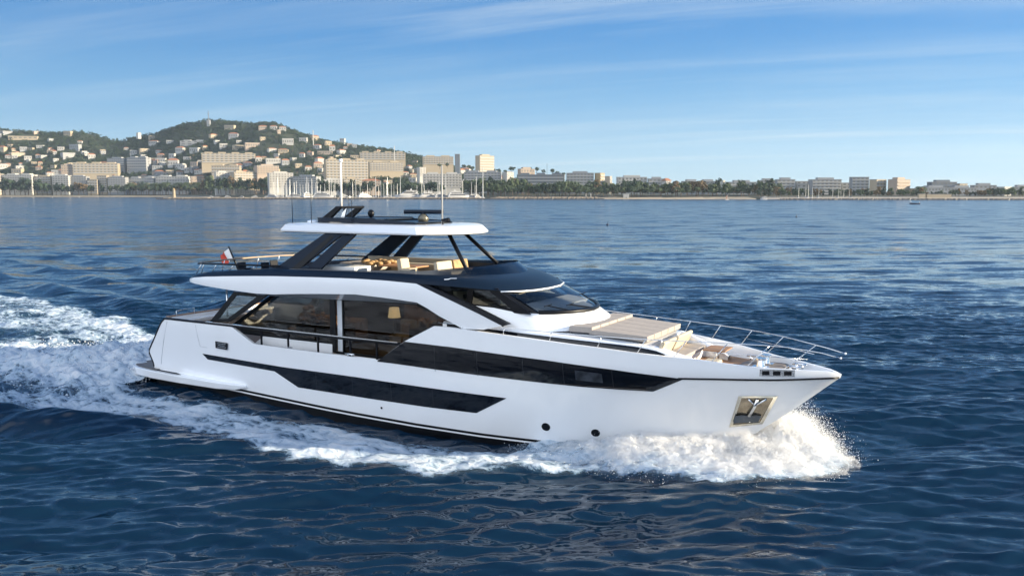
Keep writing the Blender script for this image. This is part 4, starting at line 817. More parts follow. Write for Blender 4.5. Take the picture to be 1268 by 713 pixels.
# drops over the propeller wash
ND = 9000; dx = rsp.normal(-2.5, 3.2, ND); dy = rsp.normal(-1.6, 2.0, ND); ok = (dx < 1.6) & (dx > -14); dx, dy = dx[ok], dy[ok]
fm = foam_mask(dx, dy); ok = fm > .35; dx, dy = dx[ok], dy[ok]; wx, wy = from_yacht(dx, dy); dz = sea_z(wx, wy) + .05 + rsp.exponential(.10, len(dx))
rad = np.clip(rsp.lognormal(math.log(.020), .5, len(dx)), .008, .06)
Vd = (np.stack([wx, wy, dz], 1)[:, None, :] + O8[None] * rad[:, None, None]).reshape(-1, 3); Fd = (T8[None] + np.arange(len(dx))[:, None, None] * 6).reshape(-1, 3)
s2 = npmesh('stern_spray', Vd, Fd, FOAMW); tag(s2, 'fine white drops over the boiling wash just behind the swim platform', 'spray', kind='stuff')

# mist hanging in the thrown water
mv = bpy.data.materials.new('spray_mist'); mv.use_nodes = True; t = mv.node_tree; t.nodes.clear(); o_ = t.nodes.new('ShaderNodeOutputMaterial'); vs_ = t.nodes.new('ShaderNodeVolumeScatter'); vs_.inputs['Color'].default_value = (.99, .99, .99, 1); vs_.inputs['Anisotropy'].default_value = .1
tcn = t.nodes.new('ShaderNodeTexCoord'); n = t.nodes.new('ShaderNodeTexNoise'); n.inputs['Scale'].default_value = 2.6; n.inputs['Detail'].default_value = 6; n.inputs['Roughness'].default_value = .65; t.links.new(tcn.outputs['Object'], n.inputs['Vector'])
r = t.nodes.new('ShaderNodeMapRange'); r.inputs[1].default_value = .40; r.inputs[2].default_value = .72; r.inputs[3].default_value = 0; r.inputs[4].default_value = 2.6; t.links.new(n.outputs[0], r.inputs[0]); t.links.new(r.outputs[0], vs_.inputs['Density']); t.links.new(vs_.outputs[0], o_.inputs['Volume'])
mx_, my_ = np.arange(19.4, 30.9, .14), np.arange(-5.2, 5.4, .14); XL, YL = np.meshgrid(mx_, my_); SH, mg = spray_h(XL, YL); hgt = np.where(mg > 0, SH * 1.22 + .10, 0) * sstep(21, 24.5, XL) * sstep(.05, .9, mg)
ins = (XL < 26.3) & (np.abs(YL) < hb(np.minimum(XL, 26.3), .2 + 0 * XL) - .3); keep = (hgt > .10) & ~ins
XW, YW = from_yacht(XL, YL); bz = sea_z(XW.ravel(), YW.ravel()).reshape(XL.shape); nx, ny = len(mx_), len(my_); I = (np.arange(ny - 1)[:, None] * nx + np.arange(nx - 1)[None, :]); kf = keep[:-1, :-1] & keep[1:, :-1] & keep[:-1, 1:] & keep[1:, 1:]
top_ = np.stack([XW.ravel(), YW.ravel(), (bz + hgt).ravel()], 1); bot_ = np.stack([XW.ravel(), YW.ravel(), (bz - .25).ravel()], 1); n0 = nx * ny; It = I[kf]; Q = [np.stack([It, It + 1, It + nx + 1, It + nx], 1), np.stack([It + n0, It + nx + n0, It + nx + 1 + n0, It + 1 + n0], 1)]
from collections import Counter
E_ = Counter(); dirn = {}
for q in Q[0]:
    for a, b in zip(q, np.roll(q, -1)): k = (min(a, b), max(a, b)); E_[k] += 1; dirn[k] = (a, b)
Q.append(np.array([(b, a, a + n0, b + n0) for k, c in E_.items() if c == 1 for a, b in [dirn[k]]]))
Fm = np.concatenate(Q); used = np.unique(Fm); rem = np.zeros(2 * n0, int); rem[used] = np.arange(len(used)); ms_ = npmesh('spray_mist', np.concatenate([top_, bot_])[used], rem[Fm], mv, smooth=False)
tag(ms_, 'fine pale mist hanging round the bow wave of the yacht', 'mist', kind='stuff')

# ------------------------------------------------------------------ the town shore: terrain
def at(u, v, y):                                     # world point seen at photo pixel (u, v) at distance y
    return (u - CX) / F * y, y, CZ + (YH - v) / F * y
YR = 2350.0
SIL = [(-700, 172), (-200, 160), (0, 155), (50, 159), (100, 158), (135, 168), (150, 168), (165, 164), (190, 160), (230, 149), (262, 145), (300, 148), (320, 151), (345, 149), (370, 159), (400, 169), (440, 177), (490, 183), (520, 190), (560, 201), (620, 217), (680, 223), (760, 228), (900, 231), (1300, 233), (2200, 235)]
HX = [((u - CX) / F * YR, CZ + (YH - v - 4.0) / F * YR - 4) for u, v in SIL]
SHX = [((u - CX) / F * y, y) for u, y in ((-900, 1930), (-100, 1930), (200, 1900), (300, 1640), (340, 1500), (560, 1470), (605, 1240), (700, 1190), (860, 1150), (960, 1118), (1140, 1085), (1300, 1075), (2300, 1050))]
def shore(x): return lerp(x, SHX)
def terr(x, y):
    ys = shore(x); d = y - ys
    low = np.clip(d / 12, -1, 1) * 2.2 + np.clip(d / 160, 0, 1) * 3.5
    yr = YR + 60 * np.sin(x * .004)
    s = np.clip((y - ys - 130) / (yr - ys - 130), 0, 1.0)
    H = lerp(x, HX); h = low + np.maximum(H - 6, 0) * s ** 1.12
    h = h + s * (1 - s) * 4 * 5.0 * wob(x, y, 61, .012, 6) * np.clip(H / 120, 0, 1)
    back = np.clip((y - yr) / 1500, 0, 1); h = h * (1 - .7 * back)
    return np.where(d < 0, np.maximum(-3, d * .18), h)
tx = np.concatenate([np.arange(-2600, -1500, 60), np.arange(-1500, 260, 14), np.arange(260, 1700, 40), np.arange(1700, 3600, 120)]); ty = np.concatenate([np.arange(1030, 2000, 14), np.arange(2000, 2560, 16), np.arange(2560, 4200, 90)])
X, Y = np.meshgrid(tx, ty); Z = terr(X, Y); n_, m_ = len(tx), len(ty); I = (np.arange(m_ - 1)[:, None] * n_ + np.arange(n_ - 1)[None, :]).ravel()
LAND = pm('hillside_scrub', (.016, .022, .013), .95, var=.5, scale=.02, col2=(.030, .040, .020), detail=8)
hill = npmesh('hillside', np.stack([X.ravel(), Y.ravel(), Z.ravel()], 1), np.stack([I, I + 1, I + n_ + 1, I + n_], 1), LAND); tag(hill, kind='structure')
SAND = pm('beach_sand', (.34, .28, .20), .95, var=.2, scale=.08, detail=6)
def strip(name, us, mat, z0, z1, w, y0=0):
    m = MB(); G = []
    for u in us:
        x = u; ys = float(shore(x)); G.append([(x, ys - 14 + y0, z0), (x, ys - 4 + y0, (z0 + z1) / 2), (x, ys + w + y0, z1)])
    m.grid(G); return m.build(name, mat, smooth=True)
tag(strip('beach', np.arange(-1900, -560, 25), SAND, -.3, 3.2, 60), kind='structure')
tag(strip('sand_beach', np.arange(30, 330, 12), SAND, -.3, 3.0, 30), kind='structure')
PROM = pm('promenade_paving', (.30, .27, .23), .9, var=.15, scale=.1)
tag(strip('promenade', np.arange(330, 1900, 20), PROM, .2, 3.4, 24), kind='structure')
def site(u, v, y0=None):
    """walk inland along the line of sight until the ground comes up to it"""
    y = (y0 or 1100.0)
    while y < 2500:
        x, _, z = at(u, v, y)
        if terr(np.float64(x), np.float64(y)) >= z: return x, y, z
        y += 4
    return at(u, v, 2300)

# ------------------------------------------------------------------ buildings
CREAMW = pm('render_cream', (.33, .275, .195), .9, var=.10, scale=.15)
WHITEW = pm('render_white', (.36, .355, .335), .9, var=.07, scale=.15)
GREYW = pm('render_grey', (.24, .25, .26), .9, var=.10, scale=.15)
PINKW = pm('render_pink', (.31, .25, .20), .9, var=.10, scale=.15)
DARKW = pm('render_dark', (.13, .15, .17), .8, var=.15, scale=.15)
OCHREW = pm('render_ochre', (.34, .255, .14), .9, var=.1, scale=.15)
TERRA = pm('terracotta_tiles', (.30, .13, .07), .9, var=.2, scale=.4)
FLATR = pm('flat_roof', (.25, .245, .23), .9, var=.15, scale=.2)
PANE = pm('window_dark', (.135, .13, .12), .4, var=.3, scale=.3)
AWN = pm('balcony_white', (.36, .35, .33), .8, var=.06, scale=.3)
SHADEB = pm('balcony_recess', (.10, .11, .12), .7, var=.3, scale=.2)
COLS = {'cream': CREAMW, 'white': WHITEW, 'grey': GREYW, 'pink': PINKW, 'dark grey': DARKW, 'ochre': OCHREW}
_mesh = {}
def unit_box():
    if 'box' not in _mesh:
        o = MB().box((0, 0, .5), (1, 1, 1)).build('t', PANE); _mesh['box'] = o.data; bpy.data.objects.remove(o)
    return _mesh['box']
def part(name, mesh, parent, loc, scale=(1, 1, 1), mat=None):
    me = mesh
    if mat is not None:
        key = (mesh.name, mat.name)
        if key not in _mesh: c = mesh.copy(); c.materials.clear(); c.materials.append(mat); _mesh[key] = c
        me = _mesh[key]
    o = bpy.data.objects.new(name, me); COL.objects.link(o); o.parent = parent; o.location = loc; o.scale = scale; return o
def building(u0, u1, vt, vb, y, floors, col, rz=0, depth=None, roof='flat', label='', group=None, bays=0, balcony=True, name='apartment_building', zb=None):
    """block whose front spans photo columns u0..u1, eaves at row vt, foot at row vb, at distance y"""
    x0, _, zt = at(u0, vt, y); x1 = at(u1, vt, y)[0]; z0 = at(u0, vb, y)[2] if zb is None else zb
    w = (x1 - x0); dp = depth or min(max(w * .4, 12), 26); h = zt - z0
    c, s = math.cos(rz), math.sin(rz); wl = w - abs(s) * dp if rz else w; wl = max(wl / max(c, .4), w * .45)
    r = empty(name, ((x0 + x1) / 2, y + dp * .5 * c + 0, z0), rz); tag(r, label, 'building', group)
    mat = COLS[col]
    part('wall', unit_box(), r, (0, 0, -25), (wl, dp, h + 25), mat)
    if roof == 'flat':
        part('roof', unit_box(), r, (0, 0, h + .003), (wl + .8, dp + .8, .7), FLATR if col != 'white' else WHITEW)
        if wl > 25:
            for k in range(max(1, int(wl / 26))): part('penthouse', unit_box(), r, (-wl / 2 + (k + .5) * wl / max(1, int(wl / 26)), 1, h + .7), (wl / max(1, int(wl / 26)) * .55, dp * .6, 2.8), mat)
    else:
        key = 'hip'
        if key not in _mesh:
            o = MB().add([(-.5, -.5, 0), (.5, -.5, 0), (.5, .5, 0), (-.5, .5, 0), (-.25, 0, 1), (.25, 0, 1)], [(0, 1, 5, 4), (1, 2, 5), (2, 3, 4, 5), (3, 0, 4), (3, 2, 1, 0)]).build('t', TERRA); _mesh[key] = o.data; bpy.data.objects.remove(o)
        part('roof', _mesh[key], r, (0, 0, h + .003), (wl + 1.6, dp + 1.6, max(2, h * .22)))
    fh = h / floors
    if balcony:
        for k in range(floors):
            part('balcony', unit_box(), r, (0, -dp / 2 - .55, k * fh + fh * .02), (wl * .97, 1.1, fh * .34), AWN if col != 'pink' else mat)
    n = bays or max(2, min(12, int(wl / 5.5)))
    for k in range(floors):
        for j in range(n):
            part('window', unit_box(), r, (-wl / 2 + (j + .5) * wl / n, -dp / 2 - .02, k * fh + fh * .36), (wl / n * .52, .12, fh * .46))
    if wl > 16:
        for k in range(floors): part('window', unit_box(), r, (wl / 2 + .02, 0, k * fh + fh * .36), (.12, dp * .22, fh * .48))
    return r
BIG = [   # u0, u1, eaves, foot, distance, floors, colour, turn, options, label
 (-6, 7, 216, 240, 1985, 8, 'cream', 1.35, {}, 'tall cream apartment block cut by the left edge of the picture, sunlit gable'),
 (8, 44, 217, 239, 1990, 8, 'white', -0, {}, 'white balconied seafront apartment block second from the left edge'),
 (47, 67, 219, 239, 1995, 7, 'cream', -0, {}, 'narrow cream seafront block between two longer white ones on the left beach'),
 (69, 89, 218, 239, 1990, 8, 'white', -0, {}, 'white seafront block with penthouse right of the narrow cream one'),
 (89, 111, 219, 239, 2000, 8, 'grey', -0, {}, 'grey seafront block with a long parapet before the beach'),
 (112, 124, 223, 239, 1990, 5, 'cream', -0, {}, 'low cream house squeezed between two taller seafront blocks'),
 (124, 136, 218, 238, 2000, 7, 'cream', -0, {}, 'slim cream tower block on the left seafront'),
 (137, 159, 220, 238, 1990, 7, 'grey', -0, {}, 'grey stepped seafront block with sunlit right gable behind the beach'),
 (161, 194, 221, 237, 2010, 5, 'grey', -0, {}, 'long low grey seafront block behind the palm row'),
 (196, 236, 219, 236, 2000, 5, 'white', -0, {}, 'long white seafront block with strip balconies above the small round tower'),
 (238, 252, 219, 236, 1960, 6, 'pink', 0.525, {}, 'pink seafront block right of the long white strip-balcony one'),
 (95, 148, 203, 215, 2120, 4, 'cream', 0.225, {}, 'long sunlit cream block on the lower slope of the left hill'),
 (80, 95, 205, 214, 2110, 3, 'pink', 0.3, {}, 'small pink block beside the long cream one on the left slope'),
 (137, 160, 197, 208, 2170, 4, 'grey', -0.1, {}, 'grey shaded block stepping up the valley between the hills'),
 (161, 188, 196, 209, 2160, 4, 'grey', -0.15, {}, 'pale grey terrace block in the valley beside a white roof'),
 (228, 259, 176, 184, 2260, 3, 'white', -0, {'bays': 4}, 'white block with four rounded bays high on the central hill'),
 (253, 317, 191, 202, 2080, 4, 'cream', 0.27, {}, 'very long sunlit cream palace front halfway up the central hill'),
 (264, 299, 206, 217, 1960, 3, 'cream', 0.15, {}, 'cream terraced block below the long palace front'),
 (268, 286, 214, 230, 1800, 5, 'white', 0.6, {}, 'white sunlit block just left of the stepped cream one by the port'),
 (288, 321, 214, 230, 1780, 5, 'cream', 0.675, {}, 'stepped cream apartment house above the left end of the marina'),
 (317, 346, 206, 216, 1800, 4, 'pink', 0.6, {}, 'peach coloured block glowing in the sun above the port'),
 (332, 363, 215, 233, 1640, 6, 'white', 0.45, {'bays': 8}, 'white gridded apartment block behind the marina masts'),
 (364, 397, 219, 233, 1640, 5, 'grey', -0.2, {}, 'grey balconied block in shade behind the sailing masts'),
 (402, 456, 199, 229, 1720, 9, 'cream', 0.375, {'bays': 12}, 'largest cream tower block, nine storeys, standing above the marina'),
 (399, 424, 223, 234, 1560, 4, 'white', .3, {}, 'low white block in front of the largest tower block, left of the pale mast'),
 (425, 446, 222, 233, 1575, 4, 'cream', .35, {}, 'low cream block in front of the largest tower block, right of the pale mast'),
 (448, 472, 224, 234, 1560, 3, 'pink', .2, {'roof': 'hip'}, 'low rosy house with a tiled roof below the long beige block'),
 (456, 500, 202, 212, 1850, 4, 'cream', 0.3, {}, 'long beige block just right of the largest tower block'),
 (446, 503, 190, 198, 2060, 3, 'cream', 0.15, {}, 'long beige terrace block high on the right shoulder of the hill'),
 (523, 562, 195, 204, 2020, 4, 'cream', 0.18, {}, 'long beige slab on the ridge end left of the small dark tower'),
 (564, 570, 192, 204, 1990, 5, 'dark grey', -0, {'balcony': False}, 'small dark square tower on the skyline'),
 (589, 612, 194, 213, 1850, 6, 'cream', 0.675, {}, 'cream and ochre tower block standing alone against the sky'),
 (517, 528, 208, 218, 1800, 4, 'white', 0.6, {}, 'small white block among trees above the marina masts'),
 (523, 572, 216, 232, 1560, 5, 'white', 0.12, {}, 'white balconied block behind the moored motor yachts'),
 (575, 621, 214, 233, 1500, 6, 'grey', -0.05, {}, 'broad blue grey hotel block behind the tall white mast'),
 (622, 636, 214, 226, 1500, 4, 'white', 0.75, {}, 'sunlit white end block at the right of the blue grey hotel'),  # hotel's lit end; sun and shade are put into the two wall colours
 (641, 662, 210, 232, 1560, 4, 'pink', 0.45, {}, 'pinkish block peeping over the trees right of the hotel'),
 (640, 700, 217, 236, 1430, 5, 'dark grey', -0.1, {}, 'long dark shaded block behind the palms at mid shore'),
 (701, 735, 215, 236, 1400, 6, 'grey', -0.05, {}, 'grey hotel with white balcony rows behind the mid shore palms'),
 (736, 748, 215, 236, 1400, 6, 'ochre', 0.75, {}, 'narrow sunlit ochre block at the end of the balconied hotel'),  # lit end of the same hotel, its sunlight put into the ochre wall
 (749, 757, 219, 236, 1410, 4, 'white', 0.6, {}, 'small white block right of the ochre one'),
 (764, 800, 220, 238, 1380, 4, 'white', -0, {}, 'low pale hotel with flat roofs over the dense trees'),
 (802, 822, 222, 238, 1370, 4, 'grey', -0, {}, 'grey flat-topped block left of the pink-roofed house'),
 (819, 830, 224, 238, 1360, 3, 'white', 0.45, {'roof': 'hip'}, 'house with a reddish hipped roof showing over the shore trees'),
 (845, 887, 225, 238, 1350, 3, 'grey', -0, {}, 'wide low grey block seen over the trees at right centre'),
 (888, 896, 224, 238, 1340, 3, 'white', 0.6, {}, 'small white gable at the right of the wide low block'),
 (900, 935, 226, 238, 1330, 3, 'grey', -0, {}, 'long grey roofline half hidden by yellowing trees'),
 (938, 959, 224, 240, 1290, 5, 'grey', -0.05, {}, 'grey apartment block where the right-hand front begins'),
 (960, 982, 223, 241, 1270, 5, 'grey', -0, {}, 'blue grey balconied block left of the leaning masts'),
 (984, 1002, 225, 241, 1280, 4, 'white', -0, {}, 'pale block with terraces behind the group of flag masts'),
 (1003, 1039, 223, 241, 1260, 5, 'grey', -0, {}, 'long grey balconied block behind the small harbour masts'),
 (1040, 1052, 227, 242, 1265, 4, 'white', 0, {}, 'low white link block left of the tall grey one on the right shore'),
 (1127, 1143, 234, 243, 1230, 2, 'cream', .2, {}, 'low cream pavilion between the rosy block and the convention centre'),
 (926, 938, 228, 240, 1300, 3, 'white', .2, {}, 'small white block left of where the right-hand front begins'),
 (1052, 1073, 220, 242, 1240, 6, 'grey', -0.05, {}, 'tall grey block with a dark sloping top on the right shore'),
 (1075, 1096, 223, 242, 1230, 5, 'cream', 0.525, {}, 'cream block with sunlit right side between two taller ones'),
 (1097, 1127, 223, 242, 1220, 5, 'pink', 0.6, {}, 'rosy block with bright balconies on its sunlit end at right'),
 (1142, 1206, 233, 243, 1190, 2, 'grey', -0, {'balcony': False, 'bays': 16}, 'long grey lower hall of the convention centre'),
 (1150, 1181, 226, 233, 1215, 2, 'dark grey', -0, {'balcony': False}, 'dark upper box standing on the convention centre'),
 (1181, 1195, 228, 233, 1215, 1, 'cream', 0.3, {'balcony': False}, 'low cream box beside the dark upper box'),
 (1203, 1230, 230, 243, 1200, 3, 'grey', -0, {'balcony': False}, 'grey hall with a brown slab roof right of the long hall'),
 (1231, 1251, 232, 243, 1185, 3, 'white', 0.6, {'balcony': False}, 'white sunlit hall near the right edge'),
 (1252, 1275, 232, 243, 1230, 3, 'grey', -0, {'balcony': False}, 'blue grey block cut by the right edge of the picture'),
]
big_roots = []
for u0, u1, vt, vb, y, fl, col, rz, opt, lab in BIG:
    opt = dict(opt); nm = 'hall' if 'hall' in lab else 'apartment_building'
    xm, zb_ = at((u0 + u1) / 2, vb, y)[0], at(u0, vb, y)[2]
    big_roots.append((u0, u1, y, lab, building(u0, u1, vt, vb, y, fl, col, rz, label=lab, name=nm, group='buildings of the seafront town', **opt)))

# villas scattered over the slopes
rv = random.Random(12)
V0 = [(4, 172, 10, 5), (5, 167, 9, 3), (17, 166, 11, 2), (37, 174, 32, 4), (53, 167, 7, 3), (92, 170, 9, 6), (70, 176, 6, 3), (106, 179, 5, 3), (10, 188, 10, 5), (36, 188, 8, 5), (57, 184, 8, 3), (24, 188, 5, 3), (45, 187, 7, 3), (67, 190, 4, 3), (72, 190, 5, 3),
      (100, 186, 12, 6), (82, 187, 7, 4), (28, 194, 16, 4), (90, 196, 15, 6), (41, 198, 8, 4), (17, 197, 6, 4), (25, 197, 6, 4), (42, 201, 4, 3), (3, 202, 8, 3), (48, 204, 6, 3), (119, 197, 8, 5), (133, 190, 6, 4), (60, 196, 7, 3), (75, 200, 6, 3), (110, 192, 6, 4),
      (178, 169, 4, 3), (197, 180, 12, 4), (216, 178, 8, 3), (246, 190, 11, 6), (184, 190, 11, 5), (171, 192, 8, 5), (204, 197, 8, 5), (218, 198, 7, 7), (219, 207, 12, 8), (235, 214, 6, 6), (228, 190, 10, 6), (162, 187, 5, 3), (133, 192, 6, 4), (197, 219, 8, 6), (245, 207, 9, 6),
      (290, 162, 12, 5), (294, 172, 11, 5), (269, 172, 9, 4), (281, 184, 9, 5), (300, 185, 14, 4), (316, 184, 17, 6), (330, 162, 10, 4), (343, 162, 8, 4), (354, 163, 8, 4), (360, 180, 13, 7), (329, 175, 6, 4), (379, 177, 9, 5), (340, 189, 10, 4), (354, 190, 12, 4), (377, 196, 6, 5), (387, 194, 7, 5),
      (341, 203, 17, 6), (356, 205, 9, 6), (310, 206, 10, 4), (393, 175, 9, 5), (396, 186, 8, 5), (409, 182, 8, 6), (414, 188, 7, 6), (405, 192, 18, 4), (425, 192, 10, 5), (427, 176, 6, 3), (435, 182, 6, 3), (441, 184, 6, 4), (441, 197, 10, 4), (420, 196, 9, 3), (398, 204, 10, 7), (386, 193, 5, 4),
      (463, 216, 6, 5), (476, 218, 9, 6), (489, 198, 13, 3), (515, 203, 6, 3), (300, 178, 6, 3), (273, 178, 6, 3), (258, 186, 6, 4), (236, 199, 8, 4), (252, 203, 6, 4), (206, 206, 8, 5), (178, 213, 9, 5), (160, 213, 9, 4), (148, 216, 9, 4), (214, 215, 9, 4), (226, 217, 7, 4),
      (258, 214, 8, 5), (30, 210, 9, 4), (54, 211, 7, 4), (72, 209, 6, 4), (118, 216, 8, 4), (305, 196, 6, 3), (330, 198, 6, 3), (366, 200, 7, 4), (372, 208, 8, 5), (384, 212, 8, 5), (412, 198, 5, 3), (430, 186, 5, 3), (458, 196, 6, 3), (470, 190, 5, 3), (508, 210, 6, 4), (540, 209, 9, 4), (556, 210, 8, 4), (630, 218, 10, 4), (580, 210, 7, 4)]
for _ in range(20):
    u = rv.uniform(2, 500); lo = lerp(u, [(0, 168), (120, 176), (160, 178), (262, 160), (345, 162), (440, 184), (520, 200)]); V0.append((u, lo + (214 - lo) * rv.random() ** .9, rv.uniform(3.5, 7.5), rv.uniform(2.2, 4.5)))
for _ in range(120):
    u = rv.uniform(2, 640); V0.append((u, rv.uniform(lerp(u, [(0, 206), (180, 202), (300, 200), (480, 206), (640, 220)]), lerp(u, [(0, 222), (260, 226), (330, 232), (640, 232)])), rv.uniform(5, 12), rv.uniform(3.5, 6.5)))
zones = {}
for u, v, w, h in V0:
    x, y, z = site(u, v, float(shore((u - CX) / F * 1900)) + 40 if u < 330 else 1560)
    pxm = y / F; col = rv.choice(['white', 'white', 'cream', 'cream', 'white', 'white', 'pink', 'grey']); rf = 'hip' if rv.random() < .38 and w < 13 else 'flat'
    hillname = 'left hill' if u < 145 else 'valley slope' if u < 185 else 'central hill' if u < 395 else 'right shoulder'
    lo = lerp(u, SIL); band = (v - lo) / max(1, 216 - lo); bn = 'near the crest of' if band < .25 else 'high on' if band < .45 else 'halfway up' if band < .7 else 'low on'
    size = 'long' if w > 11 else 'small' if w < 6 else 'mid-sized'
    zones.setdefault((size, col, rf, bn, hillname), []).append((u, x, y, z, w * pxm, h * pxm, rv.uniform(-.3, .95)))
def ordinal(k, n):
    if n == 1: return ''
    base = ['first', 'second', 'third', 'fourth', 'fifth', 'sixth', 'seventh', 'eighth', 'ninth', 'tenth', 'eleventh', 'twelfth', 'thirteenth', 'fourteenth', 'fifteenth', 'sixteenth', 'seventeenth', 'eighteenth', 'nineteenth', 'twentieth'][min(k, 19)]
    return ', leftmost of its kind there' if k == 0 else ', rightmost of its kind there' if k == n - 1 else f', {base} from left'
footprints = [(r.location.x, r.location.y, (u1 - u0) / F * y * .55) for u0, u1, y, l, r in big_roots]
for (size, col, rf, bn, hn), L_ in zones.items():
    L_.sort()
    for k, (u, x, y, z, w, h, rz) in enumerate(L_):
        lab = f"{size} {col} {'tile-roofed' if rf == 'hip' else 'flat-roofed'} villa {bn} the {hn}{ordinal(k, len(L_))}"
        r = empty('villa', (x, y, z - .5), rz); tag(r, lab, 'house', 'villas on the wooded slopes'); d = min(max(9, w * .6), 15)
        part('wall', unit_box(), r, (0, 0, -9), (w, d, h + 9), COLS[col])
        if rf == 'flat': part('roof', unit_box(), r, (0, 0, h + .003), (w + .8, d + .8, .5), FLATR if col != 'white' else WHITEW)
        else: part('roof', _mesh['hip'] if 'hip' in _mesh else unit_box(), r, (0, 0, h + .003), (w + 1.4, d + 1.4, max(1.8, h * .3)), TERRA)
        nb = max(2, min(6, int(w / 5)))
        for j in range(nb): part('window', unit_box(), r, (-w / 2 + (j + .5) * w / nb, -d / 2 - .03, h * .35), (w / nb * .55, .12, h * .36))
        footprints.append((x, y, w * .5))
# lattice mast with its tower on the summit
x, y, z = site(264, 158, 2200); r = empty('summit_tower', (x, y, z), 0); tag(r, 'slender mast and stone tower on the summit of the central hill', 'tower')
part('tower', unit_box(), r, (0, 0, -4), (8, 8, 20), GREYW); mm = MB(); mm.tube([(0, 0, 16), (0, 0, 41)], [1.3, .8], 8); mm.box((0, 0, 33), (3.2, 3.2, 1.2)); mm.build('mast', DARKW, r)
for u, v0, v1, lab in ((391, 176, 163, 'thin pale pole standing on the slope right of the summit'), (490, 196, 182, 'white chimney rising beside the long beige terrace block'), (677, 214, 203, 'thin radio mast over the trees right of the hotel')):
    x, y, z = at(u, v0, 2000 if u < 600 else 1560); r = MB().tube([(x, y, z - 10), (x, y, z + (v0 - v1) / F * y)], [1.2 if u != 677 else .5, .9 if u != 677 else .3], 8).build('mast' if u != 490 else 'chimney', WHITEW if u != 677 else DARKW); tag(r, lab, 'mast' if u != 490 else 'chimney')

# ------------------------------------------------------------------ vegetation
FOL = [pm('foliage_pine', (.026, .050, .022), .9, var=.35, scale=.4, detail=6), pm('foliage_olive', (.048, .072, .030), .9, var=.35, scale=.4, detail=6), pm('foliage_rust', (.105, .070, .030), .9, var=.35, scale=.4, detail=6), pm('foliage_deep', (.016, .034, .020), .9, var=.35, scale=.4, detail=6)]
BARK = pm('bark', (.13, .095, .07), .95, var=.3, scale=1.5)
def crown_arrays(seed, clumps, leaf, flat=1.0):
    """crown of many small leaf-clump faces round a few limbs: unit radius"""
    r = np.random.default_rng(seed); C = r.normal(0, 1, (clumps, 3)); C /= np.linalg.norm(C, axis=1)[:, None]; C *= r.uniform(.25, .78, (clumps, 1)); C[:, 2] *= .75 * flat
    V, Fc = [], []
    for c in C:
        rad = r.uniform(.22, .40)
        for _ in range(leaf):
            d = r.normal(0, 1, 3); d /= np.linalg.norm(d); p = c + d * rad * r.uniform(.7, 1.05) * np.array([1, 1, .8]); a = r.normal(0, 1, 3); a -= a.dot(d) * d * .8; a /= np.linalg.norm(a); b = np.cross(d, a); s = r.uniform(.07, .15)
            k = len(V); V += [p - a * s, p + b * s * .9, p + a * s, p - b * s * .9]; Fc.append((k, k + 1, k + 2, k + 3))
    V = np.array(V); V[:, 2] -= V[:, 2].min(); return V, np.array(Fc)
def crown_mesh(seed, mat, clumps=16, leaf=26, flat=1.0):
    V, Fc = crown_arrays(seed, clumps, leaf, flat); o = npmesh('t', V, Fc, mat, smooth=False); me = o.data; bpy.data.objects.remove(o); return me
BROAD = [crown_mesh(100 + k, FOL[k % 4]) for k in range(8)]; PINE = [crown_mesh(200 + k, FOL[(0, 3, 1)[k % 3]], 12, 26, .5) for k in range(4)]
def trunk_mesh(k, h):
    m = MB(); m.tube([(0, 0, -.3), (.03 * k, 0, h * .5), (0, .03, h)], [.09, .07, .045], 6); 
    for a in range(4): m.tube([(0, 0, h * .7), (.35 * math.cos(a * 1.6 + k), .35 * math.sin(a * 1.6 + k), h * 1.15)], [.04, .015], 5)
    o = m.build('t', BARK); me = o.data; bpy.data.objects.remove(o); return me
TRK = [trunk_mesh(k, 1.0) for k in range(3)]
def palm_mesh(seed):
    r = random.Random(seed); m = MB()
    for k in range(26):
        a = k * 2.4; el = r.uniform(-.7, 1.2); pts = []
        for t in np.linspace(0, 1, 5): rr_ = t * 1.0 * math.cos(el * .6); pts.append((rr_ * math.cos(a), rr_ * math.sin(a), math.sin(el) * t * .9 - 1.0 * t * t * .75))
        G = []
        for i, p in enumerate(pts): w = .13 * math.sin(math.pi * (.12 + .85 * i / 4)); G.append([(p[0] - w * math.sin(a), p[1] + w * math.cos(a), p[2] - .05), p, (p[0] + w * math.sin(a), p[1] - w * math.cos(a), p[2] - .05)])
        m.grid(G)
    o = m.build('t', FOL[1]); me = o.data; bpy.data.objects.remove(o); return me
PALM = [palm_mesh(k) for k in range(3)]
def palm_trunk():
    m = MB(); m.tube([(0, 0, -.05), (.02, 0, .5), (0, 0, 1)], [.045, .033, .03], 7); o = m.build('t', BARK); me = o.data; bpy.data.objects.remove(o); return me
PTR = palm_trunk()
def behind(u):
    best = [l for (a, b, y, l, r) in big_roots if a - 2 <= u <= b + 2 and y < 2050]
    return best
TREES = []
def add_tree(u, vb, hpx, y, kind, k):
    x, _, z = at(u, vb, y); TREES.append((u, x, y, z, hpx / F * y, kind, k))
rt_ = random.Random(4)
